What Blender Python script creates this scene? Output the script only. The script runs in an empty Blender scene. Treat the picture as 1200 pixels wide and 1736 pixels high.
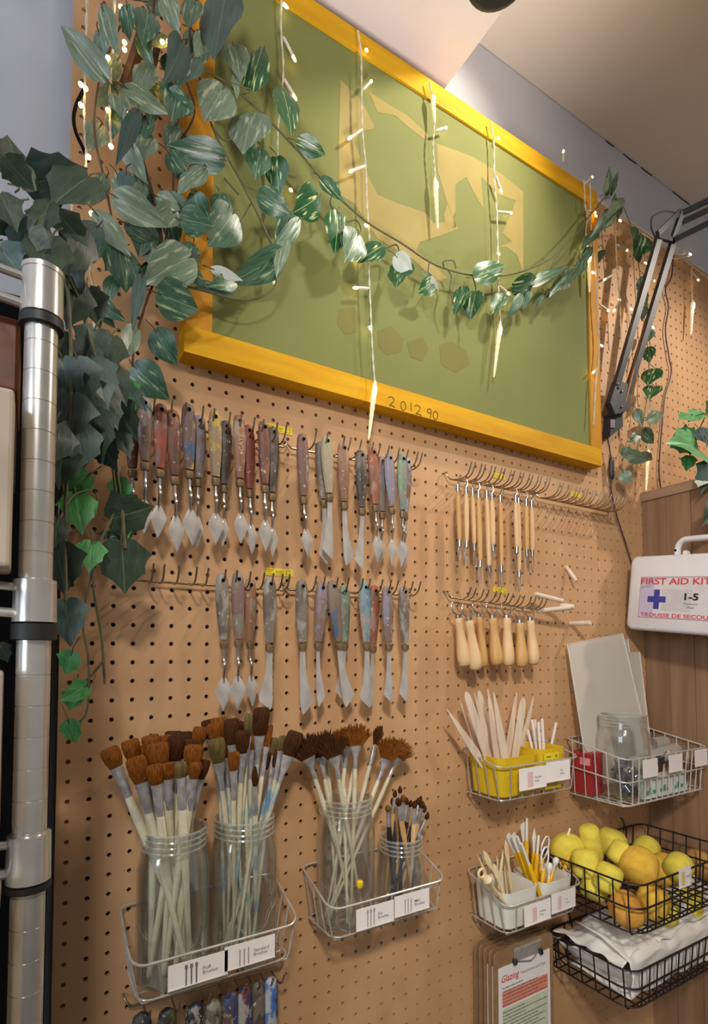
import bpy, math, random
from mathutils import Vector, Matrix
PI = math.pi
sc = bpy.context.scene
COL = sc.collection
V = Vector

# ------------------------------------------------------------------ camera, sky, lights, exposure
CAM = V((-0.1273, -0.8006, 0.0138))
RC = ((0.85795704, -0.51372099, -0.00068557), (-0.02140226, -0.03707687, 0.9990832), (-0.51327543, -0.85715579, -0.04280515))
FPX, CPX, CPY = 932.443, 600.0, 1065.466
cd = bpy.data.cameras.new('camera')
cam = bpy.data.objects.new('camera', cd); COL.objects.link(cam)
cd.sensor_fit = 'HORIZONTAL'; cd.sensor_width = 36.0; cd.lens = FPX * 36.0 / 1200.0
cd.shift_x = 0.0; cd.shift_y = (CPY - 868.0) / 1200.0
cd.clip_start = 0.02; cd.clip_end = 50
cam.matrix_world = Matrix(((RC[0][0], RC[1][0], RC[2][0], CAM.x), (RC[0][1], RC[1][1], RC[2][1], CAM.y),
                           (RC[0][2], RC[1][2], RC[2][2], CAM.z), (0, 0, 0, 1)))
sc.camera = cam
sc.view_settings.view_transform = 'Standard'; sc.view_settings.look = 'None'
sc.view_settings.gamma = 1.0; sc.view_settings.use_curve_mapping = False
sc.view_settings.exposure = 0.92

world = bpy.data.worlds.new('room_air'); sc.world = world; world.use_nodes = True
bg = world.node_tree.nodes['Background']
bg.inputs[0].default_value = (1.0, 0.95, 0.91, 1); bg.inputs[1].default_value = 0.13

def lamp_light(name, kind, loc, target, energy, color, size=0.1, spot=None, blend=0.5):
    l = bpy.data.lights.new(name, kind); l.energy = energy; l.color = color
    if kind == 'AREA': l.shape = 'RECTANGLE'; l.size = size[0]; l.size_y = size[1]
    else: l.shadow_soft_size = size
    if kind == 'SPOT': l.spot_size = spot; l.spot_blend = blend
    o = bpy.data.objects.new(name, l); COL.objects.link(o); o.location = loc
    o.rotation_euler = (V(target) - V(loc)).to_track_quat('-Z', 'Y').to_euler()
    return o
LAMP_HEAD = V((1.62, -0.70, 1.20))
lamp_light('desk_lamp_bulb_light', 'SPOT', LAMP_HEAD, (1.0, 0.0, 0.08), 19.0, (1.0, 0.89, 0.76), 0.022, 1.62, 0.7)
lamp_light('ceiling_downlight', 'SPOT', (0.78, -0.45, 1.28), (0.42, 0.0, 0.84), 17.0, (1.0, 0.91, 0.76), 0.03, 1.5, 1.0)
lamp_light('soffit_fill_spot', 'SPOT', (0.45, -0.86, -0.30), (0.30, -0.20, 1.13), 44.0, (1.0, 0.94, 0.92), 0.15, 0.85, 1.0)  # unseen spot added to brighten the soffit from below
lamp_light('window_daylight', 'AREA', (-2.2, -1.3, 0.7), (-0.2, -0.1, 0.5), 20.0, (0.72, 0.84, 1.0), (1.0, 1.6))
lamp_light('room_fill_area', 'AREA', (-0.9, -1.7, 1.25), (0.6, 0.0, -0.3), 5.0, (1.0, 0.95, 0.89), (0.6, 0.5))  # unseen fill added to lift the cards, kit and wooden cabinet
lamp_light('lower_right_fill_spot', 'SPOT', (-0.5, -1.6, 1.1), (0.95, 0.0, -0.28), 95.0, (1.0, 0.96, 0.90), 0.12, 1.05, 1.0)  # off-frame fill added to brighten the lower right of the board

# ------------------------------------------------------------------ helpers
def ray(u, v):
    a = ((u - CPX) / FPX, -(v - CPY) / FPX, -1.0)
    return V([sum(RC[k][i] * a[k] for k in range(3)) for i in range(3)])
def W(u, v, y=0.0):                      # the point at distance y from the board seen at (u, v)
    d = ray(u, v); return CAM + d * ((y - CAM.y) / d.y)
def WX(u, v, x):
    d = ray(u, v); return CAM + d * ((x - CAM.x) / d.x)
def WZ(u, v, z):
    d = ray(u, v); return CAM + d * ((z - CAM.z) / d.z)

def lin(c):
    r = []
    for x in c[:3]:
        x = x / 255.0
        r.append(x / 12.92 if x <= 0.04045 else ((x + 0.055) / 1.055) ** 2.4)
    return tuple(r) + (1.0,)

MATS = {}
def mat(name, c1, c2=None, rough=0.5, metal=0.0, scale=40.0, bump=0.0, stretch=(1, 1, 1), detail=3.0, ramp=(0.35, 0.65),
        trans=0.0, alpha=1.0, spec=0.5, emit=None, estr=0.0, sss=0.0, bscale=None):
    """Procedural Principled material: noise mixes c1 and c2, optional bump."""
    if name in MATS: return MATS[name]
    m = bpy.data.materials.new(name); m.use_nodes = True; MATS[name] = m
    nt = m.node_tree; N = nt.nodes; L = nt.links; p = N['Principled BSDF']
    tc = N.new('ShaderNodeTexCoord'); mp = N.new('ShaderNodeMapping'); mp.inputs['Scale'].default_value = stretch
    L.new(tc.outputs['Object'], mp.inputs[0])
    no = N.new('ShaderNodeTexNoise'); no.inputs['Scale'].default_value = scale; no.inputs['Detail'].default_value = detail
    L.new(mp.outputs[0], no.inputs['Vector'])
    rp = N.new('ShaderNodeValToRGB'); rp.color_ramp.elements[0].position = ramp[0]; rp.color_ramp.elements[1].position = ramp[1]
    rp.color_ramp.elements[0].color = lin(c1); rp.color_ramp.elements[1].color = lin(c2 or c1)
    L.new(no.outputs['Fac'], rp.inputs[0]); L.new(rp.outputs[0], p.inputs['Base Color'])
    p.inputs['Roughness'].default_value = rough; p.inputs['Metallic'].default_value = metal
    p.inputs['Specular IOR Level'].default_value = spec
    if trans: p.inputs['Transmission Weight'].default_value = trans
    if alpha < 1: p.inputs['Alpha'].default_value = alpha
    if emit: p.inputs['Emission Color'].default_value = lin(emit); p.inputs['Emission Strength'].default_value = estr
    if sss: p.inputs['Subsurface Weight'].default_value = sss; p.inputs['Subsurface Radius'].default_value = (0.01, 0.01, 0.006)
    if bump:
        b = N.new('ShaderNodeBump'); b.inputs['Strength'].default_value = bump; b.inputs['Distance'].default_value = 0.002
        n2 = no
        if bscale:
            n2 = N.new('ShaderNodeTexNoise'); n2.inputs['Scale'].default_value = bscale; n2.inputs['Detail'].default_value = 4
            L.new(mp.outputs[0], n2.inputs['Vector'])
        L.new(n2.outputs['Fac'], b.inputs['Height']); L.new(b.outputs[0], p.inputs['Normal'])
    return m

def paint_mat(name, base, c1, c2, thresh=0.52, scale=70.0):
    """Wood or metal blotched with two dried paint colours and pale specks."""
    if name in MATS: return MATS[name]
    m = bpy.data.materials.new(name); m.use_nodes = True; MATS[name] = m
    nt = m.node_tree; N = nt.nodes; L = nt.links; p = N['Principled BSDF']; p.inputs['Roughness'].default_value = 0.55
    tc = N.new('ShaderNodeTexCoord'); oi = N.new('ShaderNodeObjectInfo')
    ad = N.new('ShaderNodeVectorMath'); ad.operation = 'ADD'; L.new(tc.outputs['Object'], ad.inputs[0]); L.new(oi.outputs['Location'], ad.inputs[1])
    prev = None; col = lin(base)
    for k, (c, s, t) in enumerate(((c1, scale, thresh), (c2, scale * 0.55, thresh + 0.02), ((190, 184, 172), scale * 3.2, 0.66))):
        mp = N.new('ShaderNodeMapping'); mp.inputs['Location'].default_value = (k * 3.1, k * 1.7, 0); mp.inputs['Scale'].default_value = (1, 1, 0.55)
        L.new(ad.outputs[0], mp.inputs[0])
        no = N.new('ShaderNodeTexNoise'); no.inputs['Scale'].default_value = s; no.inputs['Detail'].default_value = 4; L.new(mp.outputs[0], no.inputs['Vector'])
        rp = N.new('ShaderNodeValToRGB'); rp.color_ramp.elements[0].position = t - 0.02; rp.color_ramp.elements[1].position = t + 0.05
        L.new(no.outputs['Fac'], rp.inputs[0])
        mx = N.new('ShaderNodeMix'); mx.data_type = 'RGBA'; L.new(rp.outputs[0], mx.inputs[0])
        if prev is None: mx.inputs[6].default_value = col
        else: L.new(prev, mx.inputs[6])
        mx.inputs[7].default_value = lin(c); prev = mx.outputs[2]
    L.new(prev, p.inputs['Base Color'])
    b = N.new('ShaderNodeBump'); b.inputs['Strength'].default_value = 0.5; b.inputs['Distance'].default_value = 0.001
    L.new(no.outputs['Fac'], b.inputs['Height']); L.new(b.outputs[0], p.inputs['Normal'])
    return m

def leaf_mat(name, dark, mid, pale, amount, rough=0.38):
    """Leaf colour from the leaf's own coordinates: paler midrib, side veins, cream variegation."""
    if name in MATS: return MATS[name]
    m = bpy.data.materials.new(name); m.use_nodes = True; MATS[name] = m
    nt = m.node_tree; N = nt.nodes; L = nt.links; p = N['Principled BSDF']
    p.inputs['Roughness'].default_value = rough; p.inputs['Specular IOR Level'].default_value = 0.6
    at = N.new('ShaderNodeAttribute'); at.attribute_name = 'leaf_uv'
    mp = N.new('ShaderNodeMapping'); mp.inputs['Scale'].default_value = (3.2, 7.0, 5.0); mp.inputs['Rotation'].default_value = (0, 0, 0.35)
    L.new(at.outputs['Vector'], mp.inputs[0])
    no = N.new('ShaderNodeTexNoise'); no.inputs['Scale'].default_value = 1.0; no.inputs['Detail'].default_value = 5; no.inputs['Distortion'].default_value = 0.8
    L.new(mp.outputs[0], no.inputs['Vector'])
    r1 = N.new('ShaderNodeValToRGB'); r1.color_ramp.elements[0].position = 0.35; r1.color_ramp.elements[1].position = 0.65
    r1.color_ramp.elements[0].color = lin(dark); r1.color_ramp.elements[1].color = lin(mid); L.new(no.outputs['Fac'], r1.inputs[0])
    r2 = N.new('ShaderNodeValToRGB'); r2.color_ramp.elements[0].position = amount - 0.02; r2.color_ramp.elements[1].position = amount + 0.10
    mp2 = N.new('ShaderNodeMapping'); mp2.inputs['Scale'].default_value = (2.6, 4.8, 9.0); mp2.inputs['Rotation'].default_value = (0, 0, -0.5)
    L.new(at.outputs['Vector'], mp2.inputs[0])
    n2 = N.new('ShaderNodeTexNoise'); n2.inputs['Scale'].default_value = 1.0; n2.inputs['Detail'].default_value = 3; L.new(mp2.outputs[0], n2.inputs['Vector'])
    L.new(n2.outputs['Fac'], r2.inputs[0])
    sx = N.new('ShaderNodeSeparateXYZ'); L.new(at.outputs['Vector'], sx.inputs[0])
    ab = N.new('ShaderNodeMath'); ab.operation = 'ABSOLUTE'; L.new(sx.outputs['Y'], ab.inputs[0])
    lt = N.new('ShaderNodeMath'); lt.operation = 'LESS_THAN'; lt.inputs[1].default_value = 0.018; L.new(ab.outputs[0], lt.inputs[0])
    hf = N.new('ShaderNodeMath'); hf.operation = 'MULTIPLY'; hf.inputs[1].default_value = 0.55; L.new(lt.outputs[0], hf.inputs[0])
    mxm = N.new('ShaderNodeMath'); mxm.operation = 'MAXIMUM'; L.new(r2.outputs[0], mxm.inputs[0]); L.new(hf.outputs[0], mxm.inputs[1])
    mx = N.new('ShaderNodeMix'); mx.data_type = 'RGBA'; L.new(mxm.outputs[0], mx.inputs[0]); L.new(r1.outputs[0], mx.inputs[6]); mx.inputs[7].default_value = lin(pale)
    L.new(mx.outputs[2], p.inputs['Base Color'])
    b = N.new('ShaderNodeBump'); b.inputs['Strength'].default_value = 0.35; b.inputs['Distance'].default_value = 0.001
    L.new(no.outputs['Fac'], b.inputs['Height']); L.new(b.outputs[0], p.inputs['Normal'])
    return m

def glass_mat(name, tint=(0.985, 0.99, 0.985), edge=0.40, haze=0.008, hazec=(0.85, 0.88, 0.86)):
    """Thin clear glass or plastic: see-through, with reflections that grow towards its edges."""
    if name in MATS: return MATS[name]
    m = bpy.data.materials.new(name); m.use_nodes = True; MATS[name] = m
    nt = m.node_tree; N = nt.nodes; L = nt.links; N.remove(N['Principled BSDF']); out = N['Material Output']
    tr = N.new('ShaderNodeBsdfTransparent'); tr.inputs[0].default_value = tint + (1,)
    gl = N.new('ShaderNodeBsdfGlossy'); gl.inputs['Roughness'].default_value = 0.06; gl.inputs[0].default_value = (0.95, 0.97, 0.96, 1)
    df = N.new('ShaderNodeBsdfDiffuse'); df.inputs[0].default_value = hazec + (1,)
    lw = N.new('ShaderNodeLayerWeight'); lw.inputs[0].default_value = 0.35
    tc = N.new('ShaderNodeTexCoord'); no = N.new('ShaderNodeTexNoise'); no.inputs['Scale'].default_value = 25.0; L.new(tc.outputs['Object'], no.inputs['Vector'])
    b = N.new('ShaderNodeBump'); b.inputs['Strength'].default_value = 0.08; b.inputs['Distance'].default_value = 0.002; L.new(no.outputs['Fac'], b.inputs['Height']); L.new(b.outputs[0], gl.inputs['Normal'])
    mu = N.new('ShaderNodeMath'); mu.operation = 'MULTIPLY'; mu.inputs[1].default_value = edge; L.new(lw.outputs['Facing'], mu.inputs[0])
    ad = N.new('ShaderNodeMath'); ad.operation = 'ADD'; ad.inputs[1].default_value = 0.03; L.new(mu.outputs[0], ad.inputs[0])
    m1 = N.new('ShaderNodeMixShader'); L.new(ad.outputs[0], m1.inputs[0]); L.new(tr.outputs[0], m1.inputs[1]); L.new(gl.outputs[0], m1.inputs[2])
    m2 = N.new('ShaderNodeMixShader'); m2.inputs[0].default_value = haze; L.new(m1.outputs[0], m2.inputs[1]); L.new(df.outputs[0], m2.inputs[2])
    L.new(m2.outputs[0], out.inputs[0])
    return m

def ring_frame(d):
    d = d.normalized(); a = V((0, 0, 1)) if abs(d.z) < 0.9 else V((1, 0, 0))
    x = d.cross(a).normalized(); return x, x.cross(d).normalized()

class MB:
    def __init__(s): s.v = []; s.f = []; s.uv = None
    def add(s, vs, fs):
        o = len(s.v); s.v += [tuple(p) for p in vs]; s.f += [tuple(i + o for i in f) for f in fs]; return s
    def box(s, a, b):
        x0, y0, z0 = a; x1, y1, z1 = b
        return s.add([(x0,y0,z0),(x1,y0,z0),(x1,y1,z0),(x0,y1,z0),(x0,y0,z1),(x1,y0,z1),(x1,y1,z1),(x0,y1,z1)],
                     [(0,3,2,1),(4,5,6,7),(0,1,5,4),(1,2,6,5),(2,3,7,6),(3,0,4,7)])
    def tube(s, pts, r, n=8, closed=False, flat=1.0):
        pts = [V(p) for p in pts]; m = len(pts); rr = r if isinstance(r, (list, tuple)) else [r] * m
        x = None; vs = []
        for i, p in enumerate(pts):
            if closed: d = pts[(i + 1) % m] - pts[i - 1]
            else: d = pts[min(i + 1, m - 1)] - pts[max(i - 1, 0)]
            if d.length < 1e-9: d = V((0, 0, 1))
            d.normalize()
            if x is None: x, y = ring_frame(d)
            else:
                x = x - d * x.dot(d)
                if x.length < 1e-6: x, y = ring_frame(d)
                x.normalize()
            y = d.cross(x)
            for k in range(n):
                a = 2 * PI * k / n; vs.append(p + (x * math.cos(a) + y * math.sin(a) * flat) * rr[i])
        fs = []
        for i in range(m if closed else m - 1):
            j = (i + 1) % m
            for k in range(n): fs.append((i*n + k, i*n + (k+1) % n, j*n + (k+1) % n, j*n + k))
        if not closed: fs.append(tuple(range(n - 1, -1, -1))); fs.append(tuple(range((m-1)*n, m*n)))
        return s.add(vs, fs)
    def lathe(s, prof, o, ax=(0, 0, 1), n=24, sx=1.0, caps=True, xdir=None):
        """prof: [(radius, height)...] round axis ax from o; sx squashes the second radial axis."""
        o = V(o); d = V(ax).normalized()
        if xdir is None: x, y = ring_frame(d)
        else: x = V(xdir); x = (x - d * x.dot(d)).normalized(); y = d.cross(x)
        vs = []
        for q in prof:
            r, h = q[0], q[1]; fl = q[2] if len(q) > 2 else sx
            for k in range(n):
                a = 2 * PI * k / n; vs.append(o + d * h + (x * math.cos(a) + y * math.sin(a) * fl) * r)
        m = len(prof); fs = []
        for i in range(m - 1):
            for k in range(n): fs.append((i*n + k, i*n + (k+1) % n, (i+1)*n + (k+1) % n, (i+1)*n + k))
        if caps: fs.append(tuple(range(n - 1, -1, -1))); fs.append(tuple(range((m-1)*n, m*n)))
        return s.add(vs, fs)
    def prism(s, poly, th):
        """poly: 3D points of a planar outline; th: thickness vector."""
        n = len(poly); th = V(th); a = [V(p) for p in poly]; b = [p + th for p in a]
        fs = [tuple(range(n)), tuple(range(2*n - 1, n - 1, -1))]
        for k in range(n): fs.append((k, (k+1) % n, n + (k+1) % n, n + k)[::-1])
        return s.add(a + b, fs)
    def grid(s, P):
        r, c = len(P), len(P[0]); vs = [p for row in P for p in row]
        return s.add(vs, [(i*c + j, i*c + j + 1, (i+1)*c + j + 1, (i+1)*c + j) for i in range(r-1) for j in range(c-1)])
    def build(s, name, m, parent=None, smooth=40, origin=None):
        me = bpy.data.meshes.new(name)
        if parent is not None: o0 = WORLD[parent.name]
        elif origin is not None: o0 = V(origin)
        else:
            lo = [min(p[i] for p in s.v) for i in range(3)]; hi = [max(p[i] for p in s.v) for i in range(3)]
            o0 = V(((lo[0]+hi[0])/2, (lo[1]+hi[1])/2, lo[2]))
        me.from_pydata([(p[0]-o0.x, p[1]-o0.y, p[2]-o0.z) for p in s.v], [], s.f)
        me.validate(); me.update()
        if s.uv is not None and len(s.uv) == len(me.vertices):
            at = me.attributes.new('leaf_uv', 'FLOAT_VECTOR', 'POINT'); at.data.foreach_set('vector', [c for q in s.uv for c in q])
        if smooth:
            me.polygons.foreach_set('use_smooth', [True] * len(me.polygons)); me.set_sharp_from_angle(angle=math.radians(smooth))
        me.materials.append(m)
        o = bpy.data.objects.new(name, me); COL.objects.link(o)
        if parent is not None:
            o.parent = parent; WORLD[o.name] = o0
            WLAST[0] = o
        else:
            o.location = o0; WORLD[o.name] = o0.copy()
        return o
WORLD = {}; WLAST = [None]
def tag(o, label, cat, group=None, kind=None):
    o['label'] = label; o['category'] = cat
    if group: o['group'] = group
    if kind: o['kind'] = kind
    return o
def thing(name, loc, label, cat, group=None):
    o = bpy.data.objects.new(name, None); COL.objects.link(o); o.empty_display_size = 0.02
    o.location = loc; WORLD[o.name] = V(loc)
    return tag(o, label, cat, group)
def struct(o): o['kind'] = 'structure'; return o
ORD = ['first','second','third','fourth','fifth','sixth','seventh','eighth','ninth','tenth','eleventh','twelfth','thirteenth','fourteenth',
       'fifteenth','sixteenth','seventeenth','eighteenth','nineteenth','twentieth','twenty-first','twenty-second','twenty-third','twenty-fourth','twenty-fifth']
def smooth_path(pts, k=6):
    """Catmull-Rom through pts."""
    pts = [V(p) for p in pts]; q = [pts[0]*2 - pts[1]] + pts + [pts[-1]*2 - pts[-2]]; out = []
    for i in range(1, len(q) - 2):
        for j in range(k):
            t = j / k; a, b, c, d = q[i-1], q[i], q[i+1], q[i+2]
            out.append(0.5 * ((b*2) + (c - a)*t + (a*2 - b*5 + c*4 - d)*t*t + (b*3 - a - c*3 + d)*t*t*t))
    return out + [pts[-1]]
def text_mb(s, o, ux, uz, h, depth=0.0002, width=None, shear=0.0, font=None, bold=0.0):
    """Lettering as flat mesh: o = lower left, ux/uz = unit reading and up directions, h = cap height."""
    c = bpy.data.curves.new('t', 'FONT'); c.body = s; c.size = 1.0; c.resolution_u = 3; c.shear = shear; c.offset = bold
    t = bpy.data.objects.new('t', c); COL.objects.link(t)
    dg = bpy.context.evaluated_depsgraph_get(); dg.update()
    me = bpy.data.meshes.new_from_object(t.evaluated_get(dg))
    xs = [v.co.x for v in me.vertices]; w = max(xs) - min(xs); x0 = min(xs)
    k = h / 0.70; kx = k if width is None else width / w
    ux = V(ux); uz = V(uz); n = ux.cross(uz); o = V(o)
    mb = MB(); mb.add([o + ux * (v.co.x - x0) * kx + uz * v.co.y * k + n * depth for v in me.vertices], [tuple(p.vertices) for p in me.polygons])
    bpy.data.objects.remove(t); bpy.data.curves.remove(c); bpy.data.meshes.remove(me)
    return mb
rnd = random.Random(7)
# ------------------------------------------------------------------ materials
M_PEG = mat('pegboard_tan', (200, 156, 112), (190, 145, 101), rough=0.55, scale=9.0, bump=0.05, bscale=300)
M_STUD = mat('stud_wood', (150, 108, 66), (132, 92, 54), rough=0.7, scale=20, stretch=(8, 8, 1))
M_WALL = mat('painted_wall', (200, 202, 209), (193, 196, 205), rough=0.8, scale=3.0)
M_CEIL = mat('ceiling_paint', (226, 214, 200), (220, 208, 194), rough=0.85, scale=2.5)
M_SOFF = mat('soffit_paint', (232, 220, 213), (227, 215, 208), rough=0.85, scale=2.5)
M_TRIM = mat('white_trim', (222, 212, 204), (210, 200, 192), rough=0.6, scale=30)
M_BLACK = mat('black_panel', (14, 13, 13), (9, 9, 9), rough=0.9, scale=20, spec=0.1)
M_CHROME = mat('chrome', (205, 204, 202), (196, 196, 196), rough=0.16, metal=1.0, scale=60)
M_POST = mat('post_chrome', (214, 210, 202), (204, 200, 192), rough=0.24, metal=0.7, scale=40)
M_STEEL = mat('brushed_steel', (186, 184, 180), (168, 166, 162), rough=0.28, metal=1.0, scale=80, stretch=(1, 1, 0.2))
M_WIRE = mat('silver_wire', (204, 196, 184), (186, 178, 168), rough=0.3, metal=0.45, scale=90)
M_WWIRE = mat('white_wire', (206, 198, 188), (190, 182, 172), rough=0.4, metal=0.15, scale=90)
M_BWIRE = mat('dark_wire', (48, 40, 38), (34, 29, 28), rough=0.4, metal=0.3, scale=90)
M_HOOK = mat('hook_metal', (172, 156, 132), (140, 124, 102), rough=0.35, metal=0.9, scale=100)
M_RUB = mat('black_plastic', (34, 33, 34), (26, 25, 26), rough=0.5, scale=50)
M_LAMP = mat('lamp_black', (46, 44, 48), (38, 36, 40), rough=0.45, scale=60)
M_CARD = mat('white_card', (240, 230, 223), (235, 225, 218), rough=0.7, scale=30)
M_PRINT = mat('grey_print', (122, 112, 112), (104, 96, 98), rough=0.8, scale=60)
M_YLAB = mat('yellow_label_paper', (232, 206, 44), (222, 194, 36), rough=0.6, scale=60)
M_YPRINT = mat('label_ink', (150, 128, 24), (130, 110, 20), rough=0.8, scale=60)
M_FRAME = mat('yellow_stained_wood', (216, 164, 22), (190, 134, 16), rough=0.6, spec=0.15, scale=6, stretch=(1, 8, 8), detail=6, ramp=(0.3, 0.72), bump=0.1, bscale=60)
M_FRAMEV = mat('orange_stained_wood', (206, 146, 40), (182, 120, 30), rough=0.6, spec=0.15, scale=6, stretch=(8, 8, 1), detail=6, ramp=(0.3, 0.72), bump=0.1, bscale=60)
M_RAW = mat('raw_frame_edge', (150, 122, 74), (122, 96, 56), rough=0.7, scale=8, stretch=(1, 8, 8))
M_PENCIL = mat('pencil_mark', (104, 78, 28), (92, 66, 22), rough=0.8, scale=80)
M_CRATE = mat('worn_brown_wood', (150, 114, 82), (122, 88, 60), rough=0.65, scale=5, stretch=(8, 8, 0.7), detail=7, ramp=(0.3, 0.7), bump=0.12, bscale=40)
M_CRATE2 = mat('worn_brown_wood_rim', (160, 126, 96), (134, 102, 76), rough=0.65, scale=5, stretch=(8, 0.7, 8), detail=7, bump=0.12, bscale=40)
M_GLASS = glass_mat('jar_glass', edge=0.75, haze=0.012)
M_GLASSR = glass_mat('jar_rim_glass', edge=0.95, haze=0.10)
M_WOOD = mat('pale_tool_wood', (230, 192, 142), (214, 174, 122), rough=0.5, scale=14, stretch=(6, 6, 0.6), detail=5)
M_WOOD2 = mat('honey_tool_wood', (214, 168, 102), (196, 148, 86), rough=0.5, scale=14, stretch=(6, 6, 0.6), detail=5)
M_STICK = mat('craft_stick_wood', (226, 204, 180), (212, 188, 162), rough=0.65, scale=16, stretch=(6, 6, 0.6), detail=5)
M_CREAM = mat('cream_handle', (214, 204, 172), (196, 184, 150), rough=0.4, scale=60)
M_BRISTLE = mat('amber_bristle', (134, 76, 18), (88, 46, 8), rough=0.7, scale=700, stretch=(1, 1, 0.12), detail=3, bump=0.6, spec=0.15)
M_BRISTLED = mat('dark_brown_bristle', (78, 42, 12), (46, 25, 8), rough=0.7, scale=700, stretch=(1, 1, 0.12), bump=0.6, spec=0.15)
M_STEM = mat('olive_stem', (96, 92, 54), (78, 74, 42), rough=0.6, scale=80)
M_BSTEM = mat('brown_stem', (92, 64, 44), (70, 48, 34), rough=0.7, scale=60, bump=0.4)
M_POTH = leaf_mat('variegated_leaf', (42, 76, 54), (66, 102, 76), (158, 172, 130), 0.60)
M_POTH2 = leaf_mat('muted_variegated_leaf', (92, 112, 88), (116, 132, 106), (172, 180, 148), 0.58)
M_POTHG = leaf_mat('green_variegated_leaf', (20, 68, 32), (34, 90, 44), (206, 220, 150), 0.60)
M_PALE = leaf_mat('pale_leaf_underside', (176, 182, 164), (192, 196, 180), (214, 214, 200), 0.7)
M_IVYD = leaf_mat('dark_ivy_leaf', (30, 50, 28), (48, 68, 44), (96, 120, 96), 0.86, rough=0.5)
M_IVYT = leaf_mat('teal_ivy_leaf', (46, 70, 62), (64, 88, 80), (110, 132, 122), 0.86, rough=0.5)
M_IVYL = leaf_mat('bright_ivy_leaf', (56, 128, 60), (84, 156, 84), (150, 196, 140), 0.86, rough=0.5)
M_LED = mat('warm_led', (255, 230, 170), (255, 224, 150), emit=(255, 206, 110), estr=7.0)
M_LEDW = mat('bright_led', (255, 244, 214), (255, 240, 200), emit=(255, 232, 176), estr=9.0)
M_CORD = mat('clear_cord', (214, 206, 184), (196, 186, 160), rough=0.35, scale=200, bump=0.3)
M_ICE = mat('clear_icicle_plastic', (236, 228, 204), (220, 208, 178), rough=0.2, scale=120, bump=0.5, trans=0.35, emit=(255, 220, 150), estr=0.18)

# ------------------------------------------------------------------ the setting
def pegboard():
    P = 0.0254; mb = MB(); r = 0.0031; th = 0.005
    for c in range(-3, 82):
        for k in range(-43, 38):
            x, z = c * P, -k * P; h = P / 2
            if 0.085 < x < 0.94 and 0.47 < z < 1.04:
                mb.add([(x-h,0,z-h),(x+h,0,z-h),(x+h,0,z+h),(x-h,0,z+h)], [(0,1,2,3)]); continue
            o = [(x+h,z),(x+h,z+h),(x,z+h),(x-h,z+h),(x-h,z),(x-h,z-h),(x,z-h),(x+h,z-h)]
            vs = [(a, 0, b) for a, b in o] + [(x + r*math.cos(i*PI/4), 0, z + r*math.sin(i*PI/4)) for i in range(8)] + \
                 [(x + r*math.cos(i*PI/4), th, z + r*math.sin(i*PI/4)) for i in range(8)]
            fs = []
            for i in range(8):
                j = (i+1) % 8; fs.append((i, i+8, j+8, j)); fs.append((i+8, i+16, j+16, j+8))
            mb.add(vs, fs)
    x0, x1, z0, z1 = -3.5*P, 81.5*P, -37.5*P, 43.5*P
    mb.add([(x0,0,z0),(x0,th,z0),(x0,th,z1),(x0,0,z1)], [(0,1,2,3)]); mb.add([(x1,0,z0),(x1,th,z0),(x1,th,z1),(x1,0,z1)], [(3,2,1,0)])
    mb.add([(x0,0,z1),(x1,0,z1),(x1,th,z1),(x0,th,z1)], [(0,1,2,3)])
    return struct(mb.build('wall_pegboard', M_PEG, smooth=0, origin=(0, 0, z0)))
pegboard()
struct(MB().box((-0.0885, 0.0052, -0.95), (-0.064, 0.029, 0.2)).build('trim_1', M_STUD, smooth=0))
struct(MB().box((0.985, 0.0, 1.1055), (2.07, 0.0296, 1.1125)).build('trim_2', M_TRIM, smooth=0))
struct(MB().box((-2.6, 0.03, -1.3), (2.8, 0.10, 1.45)).build('wall_back', M_WALL, smooth=0))
struct(MB().box((0.566, -3.0, 1.323), (2.8, 0.029, 1.40)).build('ceiling', M_CEIL, smooth=0))
struct(MB().box((-2.6, -3.0, 1.1315), (0.565, 0.029, 1.45)).build('ceiling_soffit', M_SOFF, smooth=0))
struct(MB().box((-2.6, -3.0, -1.32), (2.8, 0.10, -1.30)).build('floor', mat('floor_grey', (120, 112, 104), (104, 98, 92), rough=0.7, scale=6), smooth=0))
# hairline crack along the wall and ceiling joint
cr = MB()
for a, b in (((1026,208),(1040,222)), ((1056,232),(1078,252)), ((1086,260),(1104,277)), ((1140,302),(1168,327))):
    p, q = W(a[0], a[1], 0.0295), W(b[0], b[1], 0.0295); cr.tube([(p.x,0.0293,1.3225),(( p.x+q.x)/2,0.0292,1.321),(q.x,0.0293,1.3228)], 0.0016, n=5)
struct(cr.build('trim_3', mat('crack_dark', (70, 62, 54), (54, 48, 42), rough=0.9)))

# tall black cabinet left of the board
cb = thing('storage_cabinet', (-0.36, -0.02, -1.3), 'tall matt black cabinet standing left of the pegboard behind the chrome rack', 'cabinet')
MB().box((-0.62, -0.045, -1.30), (-0.0985, 0.0, 0.44)).build('cabinet_body', M_BLACK, cb, smooth=0)
MB().box((-0.61, -0.049, -1.25), (-0.105, -0.0455, 0.43)).build('cabinet_door', M_BLACK, cb, smooth=0)

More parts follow.
